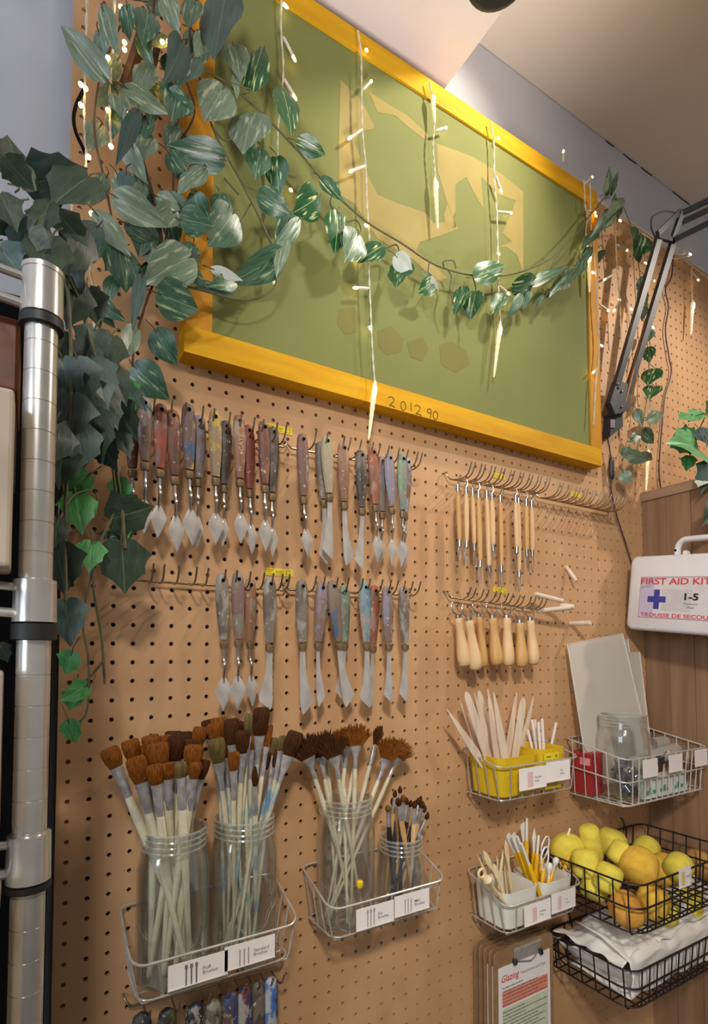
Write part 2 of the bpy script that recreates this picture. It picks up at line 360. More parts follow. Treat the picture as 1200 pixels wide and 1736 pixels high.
# brown wooden cabinet on the right
BX = 1.1925; BT = WX(1093, 849, BX).z
bc = thing('wooden_cabinet', (BX + 0.2, -0.23, -1.3), 'worn brown wooden cabinet at the right end of the pegboard carrying the first aid kit', 'cabinet')
ys = [-0.001, -0.060, -0.118, -0.205, -0.30, -0.42, -0.52]
for a, b in zip(ys, ys[1:]):
    MB().box((BX + rnd.uniform(0, .0015), b + 0.0008, -1.3), (BX + 0.02, a, BT - 0.002)).build('side_plank', M_CRATE, bc, smooth=0)
MB().box((BX - 0.004, -0.53, BT - 0.002), (BX + 0.45, -0.001, BT + 0.021)).build('top_board', M_CRATE2, bc, smooth=0)
MB().box((BX + 0.021, -0.52, -1.3), (BX + 0.44, -0.002, BT - 0.003)).build('cabinet_body', M_CRATE, bc, smooth=0)

# ------------------------------------------------------------------ silk screen frame
FX0, FX1, FZ0, FZ1, FY = 0.0555, 0.9885, 0.4345, 1.0795, -0.0335
BW = 0.039
def screen_mat():
    m = bpy.data.materials.new('green_screen_mesh'); m.use_nodes = True; nt = m.node_tree; N = nt.nodes; L = nt.links; p = N['Principled BSDF']
    p.inputs['Roughness'].default_value = 0.7; p.inputs['Specular IOR Level'].default_value = 0.12
    tc = N.new('ShaderNodeTexCoord'); sp = N.new('ShaderNodeSeparateXYZ'); L.new(tc.outputs['Object'], sp.inputs[0])
    no = N.new('ShaderNodeTexNoise'); no.inputs['Scale'].default_value = 4.0; no.inputs['Detail'].default_value = 5; L.new(tc.outputs['Object'], no.inputs['Vector'])
    r = N.new('ShaderNodeValToRGB'); r.color_ramp.elements[0].position = .35; r.color_ramp.elements[1].position = .68
    r.color_ramp.elements[0].color = lin((116, 119, 68)); r.color_ramp.elements[1].color = lin((125, 128, 75)); L.new(no.outputs['Fac'], r.inputs[0])
    L.new(r.outputs[0], p.inputs['Base Color'])
    wv = N.new('ShaderNodeTexNoise'); wv.inputs['Scale'].default_value = 900; L.new(tc.outputs['Object'], wv.inputs['Vector'])
    b = N.new('ShaderNodeBump'); b.inputs['Strength'].default_value = 0.05; b.inputs['Distance'].default_value = 0.001; L.new(wv.outputs['Fac'], b.inputs['Height']); L.new(b.outputs[0], p.inputs['Normal'])
    return m
fr = thing('silk_screen', (0.522, -0.016, FZ0), 'large green silk screen in a yellow-stained wood frame hung on the pegboard', 'printing screen')
def bar(nm, a, b, m):
    x0, z0 = a; x1, z1 = b
    return MB().box((x0, FY, z0), (x1, -0.0005, z1)).build(nm, m, fr, smooth=0)
bb = bar('bottom_rail', (FX0, FZ0), (FX1, FZ0 + BW), M_FRAME)
bar('top_rail', (FX0, FZ1 - BW), (FX1, FZ1), M_FRAME)
bar('side_rail', (FX0, FZ0 + BW), (FX0 + BW, FZ1 - BW), M_FRAMEV)
bar('side_rail', (FX1 - 0.036, FZ0 + BW), (FX1, FZ1 - BW), M_FRAMEV)
MB().box((FX0 + BW, FY + 0.004, FZ0 + BW), (FX1 - 0.036, FY + 0.0055, FZ1 - BW)).build('mesh_panel', screen_mat(), fr, smooth=0)
# tan stencil areas left in the emulsion
M_TAN = mat('tan_stencil', (158, 142, 88), (150, 134, 80), rough=0.75, spec=.12, scale=12)
def screen_patch(pts, dy):
    q = [W(u, v, FY + 0.004 - dy) for u, v in pts]
    MB().add(q, [tuple(range(len(q)))]).build('stencil_or_shadow_patch', M_TAN, fr, smooth=0)
screen_patch([(577,135),(612,170),(633,210),(634,218),(612,222),(600,240),(625,300),(640,330),(675,345),(720,360),(735,378),(770,375),(776,388),(745,400),(712,410),(706,425),(730,445),(758,470),(742,480),(700,440),(640,405),(600,345),(575,330),(574,240)], 0.0003)
screen_patch([(625,155),(660,178),(690,195),(725,228),(728,242),(700,222),(670,196),(640,190)], 0.0003)
screen_patch([(740,243),(800,265),(850,295),(887,325),(887,345),(846,330),(815,300),(820,355),(805,330),(790,300),(772,312),(758,345),(752,365),(757,388),(773,386),(757,340),(742,290)], 0.0003)
screen_patch([(852,395),(870,352),(876,335),(887,340),(887,465),(876,432),(858,418),(842,420),(868,410)], 0.0003)
M_SHADOW = mat('faint_screen_shadow', (119, 116, 63), (114, 111, 60), rough=0.75, spec=.12, scale=12)  # faint shadows on the mesh, painted as darker patches below
M_TAN = M_SHADOW
screen_patch([(575,525),(600,520),(612,545),(606,562),(585,568),(572,550)], 0.0003); screen_patch([(640,562),(662,552),(684,575),(680,596),(655,602),(642,588)], 0.0003); screen_patch([(690,580),(716,572),(726,592),(716,612),(696,606)], 0.0003)
screen_patch([(745,585),(765,578),(790,595),(796,618),(772,632),(748,618)], 0.0003)
# hand-written number 201290 on the bottom rail
def strokes(ch):
    D = {'2': [[(0,.8),(.2,1),(.45,.98),(.6,.8),(.5,.5),(.25,.2),(.1,.02),(.35,.08),(.7,.0)]], '0': [[(.35,1),(.1,.75),(.08,.3),(.3,0),(.55,.2),(.6,.7),(.38,1)]],
         '1': [[(.3,1),(.28,.5),(.32,0)]], '9': [[(.6,.85),(.4,1),(.15,.85),(.2,.55),(.45,.5),(.6,.85),(.55,.4),(.5,0)]]}
    return D[ch]
pb = MB()
for ch, u, v in (('2',658,690),('0',678,697),('1',692,698),('2',703,704),('9',722,709),('0',733,713)):
    o = W(u, v, FY - 0.0003)
    hh = 0.0165 if ch != '1' else 0.015
    for st in strokes(ch): pb.tube([o + V((x*0.021, 0, z*hh + 0.003)) for x, z in st], 0.0007, n=5)
pb.build('pencilled_number', M_PENCIL, fr)
# ------------------------------------------------------------------ tools on hooks
def rail(name, p0, p1, prongs, label, Lp=0.045, rise=0.018, legs=(0, 1)):
    """Multi-prong hook rail: bar from p0 to p1 (px on the board), prongs = list of fractions, each prong sweeps out and up."""
    a, b = W(p0[0], p0[1], -0.012), W(p1[0], p1[1], -0.012)
    t = thing(name, (a + b) / 2, label, 'hook rail')
    MB().tube([a, b], 0.0017, n=8).build('rail_bar', M_HOOK, t)
    for k in legs:
        e = a if k == 0 else b
        s = -0.004 if k == 0 else 0.004
        MB().tube(smooth_path([V((e.x + s*2, 0.003, e.z + 0.012)), V((e.x + s*2, -0.006, e.z + 0.011)), V((e.x + s, -0.011, e.z + 0.004)), e], 4), 0.0016, n=8).build('rail_leg', M_HOOK, t)
    for f in prongs:
        q = a + (b - a) * f
        MB().tube(smooth_path([q, q + V((0, -Lp*0.45, -0.004)), q + V((0, -Lp*0.8, 0.001)), q + V((0, -Lp, rise))], 5), 0.0013, n=7).build('prong', M_HOOK, t)
    return t
def fr_(u, p0, p1): return (u - p0[0]) / (p1[0] - p0[0])
def pairs(n, off=0.012): 
    out = []
    for i in range(n):
        c = (i + 0.5) / n; out += [c - off, c + off]
    return out
rail('hook_rail', (206, 705), (480, 758), [fr_(u, (206,705), (480,758)) for u in (222,246,272,293,320,338,364,383,406,422,447,464)], 'metal hook rail on the upper left holding the first row of palette knives')
rail('hook_rail', (494, 760), (690, 797), [fr_(u, (494,760), (690,797)) for u in (513,530,556,566,583,603,615,630,648,664,682,690)], 'metal hook rail of the upper row directly below the longest icicle tip')
rail('hook_rail', (232, 984), (478, 1000), [fr_(u, (232,984), (478,1000)) for u in (247,263,285,312,330,358,377,400,424,440,457,470)], 'half-empty metal hook rail on the lower left above the two tall brush jars')
rail('hook_rail', (490, 1000), (694, 1008), [fr_(u, (490,1000), (694,1008)) for u in (512,525,545,562,585,597,618,633,645,658,672,686)], 'metal hook rail in the lower row holding the long spatula knives')
rail('hook_rail', (763, 812), (905, 838), pairs(9, 0.02), 'metal hook rail holding the wooden loop tools, right of the knives', Lp=0.05, rise=0.02)
rail('hook_rail', (912, 843), (1032, 868), pairs(9, 0.02), 'empty metal hook rail beneath the right corner of the green screen', Lp=0.05, rise=0.02)
rail('hook_rail', (764, 1013), (903, 1032), pairs(7, 0.028), 'metal hook rail holding the bulbous wooden-handled tools', Lp=0.045, rise=0.016)

# yellow price labels
def ylabel(u0, v0, w, h, label, y=-0.0009, slope_x=True):
    o = W(u0, v0, y)
    t = thing('shelf_label', o + V((w/2, 0, -h)), label, 'label')
    MB().box((o.x, y, o.z - h), (o.x + w, y + 0.0006, o.z)).build('label_card', M_YLAB, t, smooth=0); lc = WLAST[0]
    pr = MB()
    for k, (a, b, z) in enumerate(((.10, .30, .22), (.10, .24, .42), (.36, .66, .35), (.36, .62, .55), (.10, .66, .78))): pr.box((o.x + w*a, y - 0.0001, o.z - h*(z + .09)), (o.x + w*b, y, o.z - h*z))
    x0, x1, z0, z1 = o.x + w*.76, o.x + w*.92, o.z - h*.8, o.z - h*.2
    for bx in (((x0, z0), (x1, z0 + h*.06)), ((x0, z1 - h*.06), (x1, z1)), ((x0, z0), (x0 + h*.07, z1)), ((x1 - h*.07, z0), (x1, z1))): pr.box((bx[0][0], y - 0.0001, bx[0][1]), (bx[1][0], y, bx[1][1]))
    pr.build('label_print', M_YPRINT, lc, smooth=0)
ylabel(450, 716, 0.046, 0.0115, 'small yellow printed label above the first row of palette knives')
ylabel(450, 962, 0.046, 0.0115, 'small yellow printed label above the lower row of palette knives')
ylabel(834, 800, 0.036, 0.011, 'small yellow printed label behind the loop tool rail')
ylabel(968, 833, 0.036, 0.011, 'small yellow printed label behind the empty hook rail')
ylabel(836, 995, 0.038, 0.011, 'small yellow printed label above the bulbous wooden handles')

# palette knives
PM = {
 'brown': paint_mat('knife_brown', (112, 66, 48), (92, 60, 48), (138, 88, 62), 0.55),
 'red': paint_mat('knife_red', (126, 62, 46), (150, 70, 52), (126, 110, 100), 0.56),
 'greyblue': paint_mat('knife_greyblue', (126, 108, 98), (142, 148, 160), (112, 84, 72), 0.50),
 'blueyellow': paint_mat('knife_blueyellow', (104, 82, 74), (176, 160, 84), (62, 84, 120), 0.55),
 'yellow': paint_mat('knife_yellow', (146, 122, 92), (182, 152, 62), (134, 108, 92), 0.51),
 'dark': paint_mat('knife_dark', (82, 68, 60), (104, 92, 84), (66, 54, 48), 0.52),
 'tan': paint_mat('knife_tan', (146, 104, 76), (160, 136, 116), (128, 90, 66), 0.55),
 'bluetop': paint_mat('knife_bluetop', (118, 82, 70), (136, 160, 172), (120, 96, 84), 0.56),
 'beige': paint_mat('knife_beige', (162, 146, 118), (150, 148, 108), (176, 164, 146), 0.52),
 'mauve': paint_mat('knife_mauve', (126, 98, 92), (128, 122, 108), (134, 124, 134), 0.52),
 'orange': paint_mat('knife_orange', (146, 84, 54), (118, 84, 68), (158, 124, 106), 0.56),
 'green': paint_mat('knife_green', (122, 142, 116), (108, 120, 102), (134, 128, 112), 0.5),
 'bluepink': paint_mat('knife_bluepink', (124, 142, 140), (96, 128, 152), (172, 140, 128), 0.53),
 'blue': paint_mat('knife_blue', (126, 100, 84), (74, 96, 122), (130, 114, 98), 0.52),
 'grey': paint_mat('knife_grey', (126, 112, 98), (150, 146, 136), (104, 92, 82), 0.5)}
M_BLADE = mat('knife_blade', (222, 212, 202), (190, 182, 174), rough=0.30, metal=0.5, scale=45, stretch=(1, 1, 0.6))
M_FERR = mat('dull_ferrule', (138, 112, 76), (104, 84, 62), rough=0.5, metal=0.35, scale=120)
def knife(top, bot, kind, tip, pk, y, wide, label, ybot=None, yt=None):
    """top/bot: handle ends (px), tip: blade point (px); kind 'd' cranked diamond or 's' long spatula; wide: blade half width in m, sign = side."""
    A, B = W(top[0], top[1], y), W(bot[0], bot[1], y if ybot is None else ybot); T = W(tip[0], tip[1], (y if ybot is None else ybot) + 0.002 if yt is None else yt)
    d = (B - A).normalized(); t = thing('palette_knife', A, label, 'palette knife', 'palette knives on the pegboard')
    L = (B - A).length; r = 0.0098 if kind == 'd' else 0.0104
    up = A - d * 0.008
    mb = MB(); mb.lathe([(0.0018, 0), (r*.62, .002), (r*.86, .008), (r, .022), (r*1.04, L*.35), (r*.92, L*.6), (r*.66, L*.86), (r*.58, L*.93)], up, d, n=14, sx=0.62, xdir=(1, 0, 0))
    hd = mb.build('handle', PM[pk], t)
    MB().lathe([(r*.62, L*.91 + .007), (r*.64, L + .004), (r*.5, L + .008)], up - d*0.002, d, n=12, sx=0.8, xdir=(1, 0, 0)).build('ferrule', M_FERR, t)
    # hole for the hook: a small dark eyelet
    MB().lathe([(0.0026, -r*.66), (0.0026, -r*.60)], A + d*0.002, (0, 1, 0), n=10).build('hang_hole', M_BLACK, hd)
    nrm = V((0, -1, 0)); e = d.cross(nrm).normalized()
    if e.x < 0: e = -e
    Bx = B + d*0.004
    if kind == 'd':
        bl = T - Bx; h = bl.length; d2 = bl.normalized(); s = Bx + d2*h*.42
        MB().tube(smooth_path([B - d*.004, B + d2*h*.16, B + d2*h*.27 + V((0, -.004, 0)), s + V((0, .0, 0)), s + d2*.008], 4), [.0021]*9 + [.0017]*8, n=7).build('crank_neck', M_STEEL, t)
        e2 = d2.cross(nrm).normalized(); e2 = e2 if e2.x > 0 else -e2; w = abs(wide); hb = h*.58
        pr = [(0, .22), (.08, .45), (.36, 1.0), (.44, .98), (.72, .5), (.95, .13), (1, 0)]
        rows = []
        for f, k in pr:
            c = s + d2*hb*f + V((0, -.0022*math.sin(f*PI), 0))
            rows.append([c - e2*w*k, c - e2*w*k*.5 + V((0, -.0003, 0)), c, c + e2*w*k*.5 + V((0, -.0003, 0)), c + e2*w*k])
        MB().grid(rows).build('blade', M_BLADE, t, smooth=60)
    else:
        bl = T - B; h = bl.length; d2 = bl.normalized(); sg = 1 if wide > 0 else -1; w = abs(wide)
        e2 = d2.cross(nrm).normalized(); e2 = e2 if e2.x > 0 else -e2
        pr = [(0, -.3, .3), (.12, -.32, .32), (.35, -.34, .42), (.55, -.36, .7), (.74, -.36, 1.05), (.82, -.36, 1.15), (.9, -.3, .66), (.97, -.2, .18), (1.0, -.08, -.02)]
        rows = []
        for f, a, b in pr:
            c = B - d*.003 + d2*h*f + V((0, .0015*math.sin(f*PI), 0)); lo, hi = (a, b) if sg > 0 else (-b, -a)
            rows.append([c + e2*w*(lo + (hi - lo)*q) for q in (0, .33, .67, 1)])
        MB().grid(rows).build('blade', M_BLADE, t, smooth=60)
    return hd, A, d, r
kn = lambda n, s: 'palette knife, %s' % s
Y1, Y2 = -0.030, -0.045
knife((222,690),(225,812),'d',(222,905),'brown',Y1,.0075,'red-brown handled palette knife farthest left, mostly behind the hanging ivy')
knife((245,683),(246,800),'d',(244,905),'greyblue',Y2,.0095,'grey-blue paint-crusted palette knife, second from the left in the upper row')
knife((273,694),(271,812),'d',(267,912),'red',Y2,.0105,'palette knife with a reddish paint-worn handle, beside the grey-blue one')
knife((293,704),(296,824),'d',(300,937),'brown',Y2,.0105,'plain dark brown palette knife, third visible from the ivy in the upper row')
knife((338,713),(336,828),'d',(332,932),'mauve',Y1,.009,'mauve-brown palette knife half hidden behind the blue and yellow painted one')
knife((319,694),(321,814),'d',(326,925),'blueyellow',Y2,.0125,'palette knife with blue and yellow paint at the foot of its handle')
knife((383,722),(380,838),'d',(377,927),'dark',Y1,.008,'dark crusted palette knife behind the yellow-painted one')
knife((364,706),(366,826),'d',(365,924),'yellow',Y2,.0112,'palette knife with a yellow-painted handle in the upper left row')
knife((421,729),(424,846),'d',(427,940),'red',Y1,.0095,'slim red-brown palette knife right of the tan one with the carved lettering')
hd, A, d, r = knife((405,713),(407,828),'d',(408,922),'tan',Y2,.0108,'tan palette knife with pale lettering carved up its handle')
text_mb('4CATS', A + d*.052 + V((.0032, -r*.66, 0)), -d, (-1, 0, 0), .0058, width=.030, bold=.01).build('carved_lettering', mat('pale_lettering', (196, 168, 128), (186, 156, 116), rough=.7), hd, smooth=0)
knife((463,732),(461,852),'d',(462,945),'dark',Y1,.0085,'pale-speckled palette knife under the yellow label, last on the upper left rail')
knife((447,723),(449,838),'d',(450,936),'brown',Y2,.0105,'smooth brown palette knife just left of the upper yellow label')
knife((512,744),(515,857),'d',(522,945),'bluetop',Y2,.0098,'palette knife with a light blue handle tip, standing alone below the yellow label')
knife((543,757),(550,862),'s',(554,960),'grey',Y1,-.011,'grey palette knife whose blade shows behind the beige broad-bladed one')
knife((553,747),(559,852),'s',(562,951),'beige',Y2,-.0135,'thick beige-painted palette knife with a broad blade, upper row centre')
knife((581,759),(584,866),'s',(588,962),'tan',Y2,.0125,'tan speckled spatula knife, right neighbour of the thick beige one')
knife((611,771),(614,875),'s',(613,968),'dark',Y2,-.0115,'thin dark spatula knife with a shadowed blade in the upper row')
knife((646,781),(648,882),'d',(644,955),'mauve',Y1,.0085,'mauve palette knife behind the orange-brown one')
knife((631,766),(637,870),'d',(640,955),'orange',Y2,.0105,'orange-brown palette knife with a pale top, upper right row')
knife((659,776),(665,874),'d',(664,960),'mauve',Y2,.0092,'palette knife with a mottled pink and blue handle beside the green one')
knife((690,783),(686,884),'d',(685,962),'greyblue',Y1,.0085,'greyish palette knife hidden behind the green one at the row end')
knife((681,777),(683,880),'d',(680,962),'green',Y2,.0102,'pale green painted palette knife at the right end of the upper row')
knife((376,982),(380,1102),'d',(378,1206),'grey',Y2,.0118,'palette knife with a white smear on its handle, leftmost of the lower row, blade shining')
knife((424,990),(424,1102),'d',(428,1198),'tan',Y1,.0098,'speckled slim palette knife, third in the lower row')
knife((403,980),(404,1100),'d',(402,1203),'mauve',Y2,.0118,'palette knife with a yellow-green and mauve handle, second in the lower row')
knife((457,988),(457,1107),'s',(457,1207),'grey',Y2,-.0145,'grey palette knife with a broad dull blade dipping behind the brush bristles')
knife((511,992),(513,1105),'s',(515,1215),'grey',Y2,.0145,'white-flecked spatula knife, first on the lower right rail')
knife((545,995),(539,1104),'s',(541,1202),'mauve',Y2,.0095,'slim spatula knife with a dark shaded blade, second on the lower right rail')
knife((583,1000),(584,1104),'s',(580,1190),'green',Y1,-.011,'speckled olive spatula knife behind the blue-streaked one')
knife((563,992),(576,1103),'s',(588,1202),'blue',Y2,.0145,'spatula knife with a deep blue streak across its handle')
knife((634,1000),(632,1108),'s',(630,1201),'orange',Y1,-.010,'pinkish spatula knife behind the light blue painted one')
knife((617,994),(622,1104),'s',(626,1203),'bluepink',Y2,-.0145,'spatula knife painted light blue, yellow and pink')
knife((656,1002),(659,1105),'s',(664,1195),'mauve',Y2,-.0125,'plain mauve-grey spatula knife, second from the right end of the lower row')
knife((684,1002),(687,1105),'s',(689,1193),'grey',Y2,-.0125,'grey spatula knife with faint carved lettering, right end of the lower row')

# loop tools: wooden shaft between wire ends
LT = [(776,832,779,918,778,951,'first loop tool from the left on the rail, short shaft'),(790,836,791,920,788,958,'second loop tool from the left, darker loop end'),
 (801,838,804,925,806,962,'third loop tool from the left, bent dark tip'),(811,842,814,953,812,994,'fourth loop tool from the left, long shaft with a teardrop wire loop'),
 (825,842,829,962,832,980,'fifth loop tool from the left, thick shaft with a blunt steel end'),(834,846,836,926,838,950,'thin loop tool half behind the thick blunt-ended one'),
 (848,850,850,962,851,1000,'long loop tool hanging alone in the middle of the rail'),(874,850,876,930,873,963,'loop tool with a white-tipped shaft just right of the gap'),
 (879,854,880,970,880,1003,'longest loop tool, its wire reaching down past the others right of the gap'),(892,856,893,935,896,968,'second loop tool from the right end, twin wire loop'),
 (901,858,902,936,903,971,'loop tool at the right end of the rail')]
for k, (u0, v0, u1, v1, u2, v2, lb) in enumerate(LT):
    y = -0.034 if k % 2 == 0 else -0.042
    A, B, T = W(u0, v0, y), W(u1, v1, y), W(u2, v2, y); d = (B - A).normalized(); L = (B - A).length
    t = thing('loop_tool', A, 'wooden ' + lb, 'clay tool', 'loop tools on the rail')
    r = 0.0050 if k != 4 else 0.0058
    MB().lathe([(r*.55, 0), (r*.8, .01), (r, L*.3), (r, L*.6), (r*.8, L*.92), (r*.6, L)], A, d, n=12).build('shaft', M_WOOD if k % 3 else M_WOOD2, t)
    e = (T - B); h = e.length; d2 = e.normalized(); x = V((1, 0, 0))
    MB().lathe([(r*.7, -.004), (r*.72, .010)], B, d2, n=10).build('ferrule', M_STEEL, t); MB().lathe([(r*.62, -.012), (r*.66, .002)], A, d, n=10).build('ferrule', M_STEEL, t)
    w = 0.0035
    MB().tube(smooth_path([B + d2*.008 - x*.0015, B + d2*h*.6 - x*w, T, B + d2*h*.6 + x*w, B + d2*.008 + x*.0015], 5), 0.0008, n=6).build('wire_loop', M_STEEL, t)
    U = A - d*.012
    hz = V((A.x, -0.045, A.z + 0.024))
    MB().tube(smooth_path([U - x*.001, U*.5 + hz*.5 - x*.003, hz + V((0, .003, .004)), U*.5 + hz*.5 + x*.003, U + x*.001], 5), 0.0008, n=6).build('hanging_loop', M_STEEL, t)

# bulbous wooden handled tools
HT = [(777,1048,788,1130,-.032,'first bulbous wooden-handled tool from the left, half behind its neighbour'),(812,1046,820,1131,-.030,'slim greyish wooden-handled tool between the second and third fat handles'),
 (795,1052,807,1136,-.044,'second bulbous wooden-handled tool from the left, hanging lowest'),(835,1048,842,1128,-.042,'wooden-handled tool in the middle of the rail, leaning slightly right'),
 (859,1048,861,1129,-.042,'pale bulbous wooden-handled tool, third from the right'),(881,1056,884,1131,-.044,'straight-sided wooden-handled tool, second from the right, with a small knot'),
 (899,1052,904,1127,-.042,'darkest bulbous wooden-handled tool at the right end of the rail')]
for k, (u0, v0, u1, v1, y, lb) in enumerate(HT):
    A, B = W(u0, v0, y), W(u1, v1, y - .002); d = (B - A).normalized(); L = (B - A).length; r = 0.0125 if k != 1 else 0.0095
    t = thing('clay_tool', A, lb, 'clay tool', 'bulbous wooden handles')
    MB().lathe([(r*.55, 0), (r*.66, .003), (r*.64, L*.12), (r*.6, L*.25), (r*.78, L*.48), (r*.98, L*.7), (r, L*.84), (r*.9, L*.95), (r*.5, L)], A, d, n=18).build('handle', M_WOOD2 if k % 2 else M_WOOD, t, smooth=60)
    MB().lathe([(r*.5, -.006), (r*.52, .004)], A, d, n=12).build('ferrule', M_STEEL, t)
    x = V((1, 0, 0)); top = A - d*.020 + V((0, -.001, 0))
    MB().tube(smooth_path([A - d*.005 - x*.002, A - d*.012 - x*.011, top - x*.012 + V((0, .003, .006)), top + V((0, .004, .010)), top + x*.012 + V((0, .003, .006)), A - d*.012 + x*.011, A - d*.005 + x*.002], 4), 0.0011, n=6).build('wire_yoke', M_STEEL, t)

# white pegs
def peg(a, ya, b, yb, r, label):
    A, B = W(a[0], a[1], ya), W(b[0], b[1], yb); L = (B - A).length
    o = MB().lathe([(r*.8, 0), (r, .001), (r, L - .001), (r*.8, L)], A, B - A, n=12).build('white_peg', mat('white_peg', (226, 206, 184), (214, 192, 168), rough=0.5), None, origin=A)
    tag(o, label, 'peg', 'white pegs')
peg((966,1057), -0.0005, (1001,1056), -0.052, .0050, 'single white peg sticking straight out of the board above the plastic sheets')
peg((906,1007), -0.030, (954,1019), -0.050, .0048, 'white peg slanting down to the right from the end of the tool rail, topmost')
peg((910,1036), -0.030, (966,1030), -0.056, .0050, 'white peg lying level beneath the slanting one at the tool rail end')
peg((948,1026), -0.044, (972,1029), -0.058, .0054, 'short thick white peg resting on the level one')
peg((959,960), -0.0005, (977,985), -0.022, .0040, 'small greyish white peg high on the board between the rails and the first aid kit')

# chips of paint torn off the board
ch = MB()
for u, v, s in ((962,872,5),(950,925,4),(987,940,5),(1007,905,4),(1035,990,7),(1031,1003,5),(1045,905,4),(1040,880,5),(948,945,4),(958,1012,5),(1000,980,4),(985,870,3),(1018,955,4),(930,905,3)):
    for q in range(4):
        c = W(u + rnd.uniform(-s, s), v + rnd.uniform(-2*s, 2*s), -0.0003); w = rnd.uniform(.001, .003)
        ch.add([c + V((w*math.cos(a)*rnd.uniform(.6, 1.2), 0, w*1.4*math.sin(a)*rnd.uniform(.6, 1.2))) for a in [i*PI/3 for i in range(6)]], [(0,1,2,3,4,5)])
tag(ch.build('paint_scuffs', mat('scuff_white', (214, 186, 160), (204, 172, 142), rough=0.8), smooth=0), 'pale scuffs and torn paper flecks on the board below the empty hook rail', 'scuffs', kind='stuff')
# ------------------------------------------------------------------ wire baskets
def basket(name, x0, x1, D, zb, zk, zf, m, rw, nf, ns, label, taper=0.010, mids=0, hooks=True, rc=0.018, wall=-0.006, jut=0.0):
    """Open wire basket on the board: x0..x1, depth D, bottom zb, rim zk at the wall sloping to zf in front."""
    t = thing(name, ((x0 + x1)/2, -D/2, zb), label, 'wire basket')
    yb = wall; yf = -D
    def zrim(y): return zk + (zf - zk) * ((y - yb) / (yf - yb))
    def loop(ins, zfun, r=rc, k=5):
        a0, a1, b0, b1 = x0 + ins, x1 - ins, yf + ins, yb; out = []
        for cx, cy, s in ((a1 - r, b1 - r*.5, 0), (a0 + r, b1 - r*.5, 1), (a0 + r, b0 + r, 2), (a1 - r, b0 + r, 3)):
            for i in range(k + 1):
                a = PI/2 * (s + i/k); rr = r*.5 if s < 2 else r
                x = cx + r*math.cos(a); y = cy + rr*math.sin(a); out.append(V((x, y, zfun(y))))
        return out
    MB().tube(loop(0, zrim), rw*1.2, n=8, closed=True).build('rim', m, t)
    MB().tube(loop(taper, lambda y: zb), rw, n=7, closed=True).build('bottom_ring', m, t)
    for q in range(mids):
        f = (q + 1) / (mids + 1)
        MB().tube(loop(taper*(1 - f), lambda y: zb + (zrim(y) - zb)*f), rw*1.2, n=7, closed=True).build('middle_ring', m, t)
    wf = MB()
    for i in range(nf):                       # front-to-back U wires
        f = (i + .5)/nf; x = x0 + rc*.6 + (x1 - x0 - rc*1.2)*f; xb_ = x0 + taper + rc*.6 + (x1 - x0 - 2*taper - rc*1.2)*f
        yq = yf; zq = zf
        wf.tube([V((x, yf, zf)), V((xb_, yf + taper, zb + .004)), V((xb_, yf + taper + .003, zb - rw*2 - jut)), V((xb_, yf + taper + .012, zb - rw*2)), V((xb_, yb - .012, zb - rw*2)), V((xb_, yb, zb + .002)), V((x, yb, zk))], rw, n=6)
    for i in range(ns):                       # side-to-side U wires
        y = yf + (yb - yf)*(i + .6)/(ns + .2); z = zrim(y)
        wf.tube([V((x0, y, z)), V((x0 + taper, y, zb + .004)), V((x0 + taper + .004, y, zb - rw*2)), V((x1 - taper - .004, y, zb - rw*2)), V((x1 - taper, y, zb + .004)), V((x1, y, z))], rw, n=6)
    wf.build('wire_sides', m, t)
    if hooks:
        for x in (x0 + (x1 - x0)*.2, x0 + (x1 - x0)*.8):
            MB().tube(smooth_path([V((x, 0.003, zk + .020)), V((x, -.003, zk + .021)), V((x, yb - .003, zk + .008)), V((x, yb - .001, zk - .004))], 4), rw*1.1, n=7).build('board_hook', m, t)
    return t
def card(x, y, z, w, h, lines, label, icon=None, m=None, tilt=0.0, txt=0.0042):
    """Little printed card hung on a basket front: x left, z top."""
    t = thing('label_card', (x + w/2, y, z - h), label, 'label card')
    dz = V((0, math.sin(tilt), math.cos(tilt))); o = V((x, y, z))
    P = lambda a, b, d=0.0: o + V((1, 0, 0))*a*w - dz*b*h + V((0, -1, 0))*d
    MB().prism([P(0, 1), P(1, 1), P(1, 0), P(0, 0)], (0, .0008, 0)).build('card_sheet', m or M_CARD, t, smooth=0); cs = WLAST[0]
    MB().prism([P(-.01, 1.02, .0004), P(1.01, 1.02, .0004), P(1.01, .97, .0014), P(-.01, .97, .0014)], (0, .0006, 0)).build('holder_lip', M_ICE2, t, smooth=0)
    if icon: 
        mb, im = icon(P); mb.build('printed_icon', im, cs, smooth=0)
    for k, s in enumerate(lines):
        text_mb(s, P(.57, .52 + .17*k, .0002), (1, 0, 0), dz, txt, bold=0.004).build('printed_text', M_PRINT, cs, smooth=0)
    return t
M_ICE2 = mat('clear_plastic_strip', (230, 224, 214), (224, 216, 206), rough=0.25, scale=40)
M_PINK = mat('pink_print', (226, 190, 184), (220, 180, 174), rough=0.8)
M_PRINTL = mat('light_grey_print', (170, 158, 156), (158, 148, 146), rough=0.8)
def brush_icon(head):
    def f(P):
        mb = MB()
        for k in range(3):
            a = .28 + .085*k
            mb.add([P(a, .95, .0002), P(a + .028, .95, .0002), P(a + .028, .25, .0002), P(a, .25, .0002)], [(0,1,2,3)])
            if head: mb.add([P(a - .012, .30, .0003), P(a + .04, .30, .0003), P(a + .036, .13, .0003), P(a - .008, .13, .0003)], [(0,1,2,3)])
        return mb, (M_PRINTL if head != 2 else M_PRINT)
    return f
def block_icon(x0, x1, m):
    def f(P):
        return MB().add([P(x0, .9, .0002), P(x1, .9, .0002), P(x1, .2, .0002), P(x0, .2, .0002)], [(0,1,2,3)]), m
    return f
D1 = 0.102
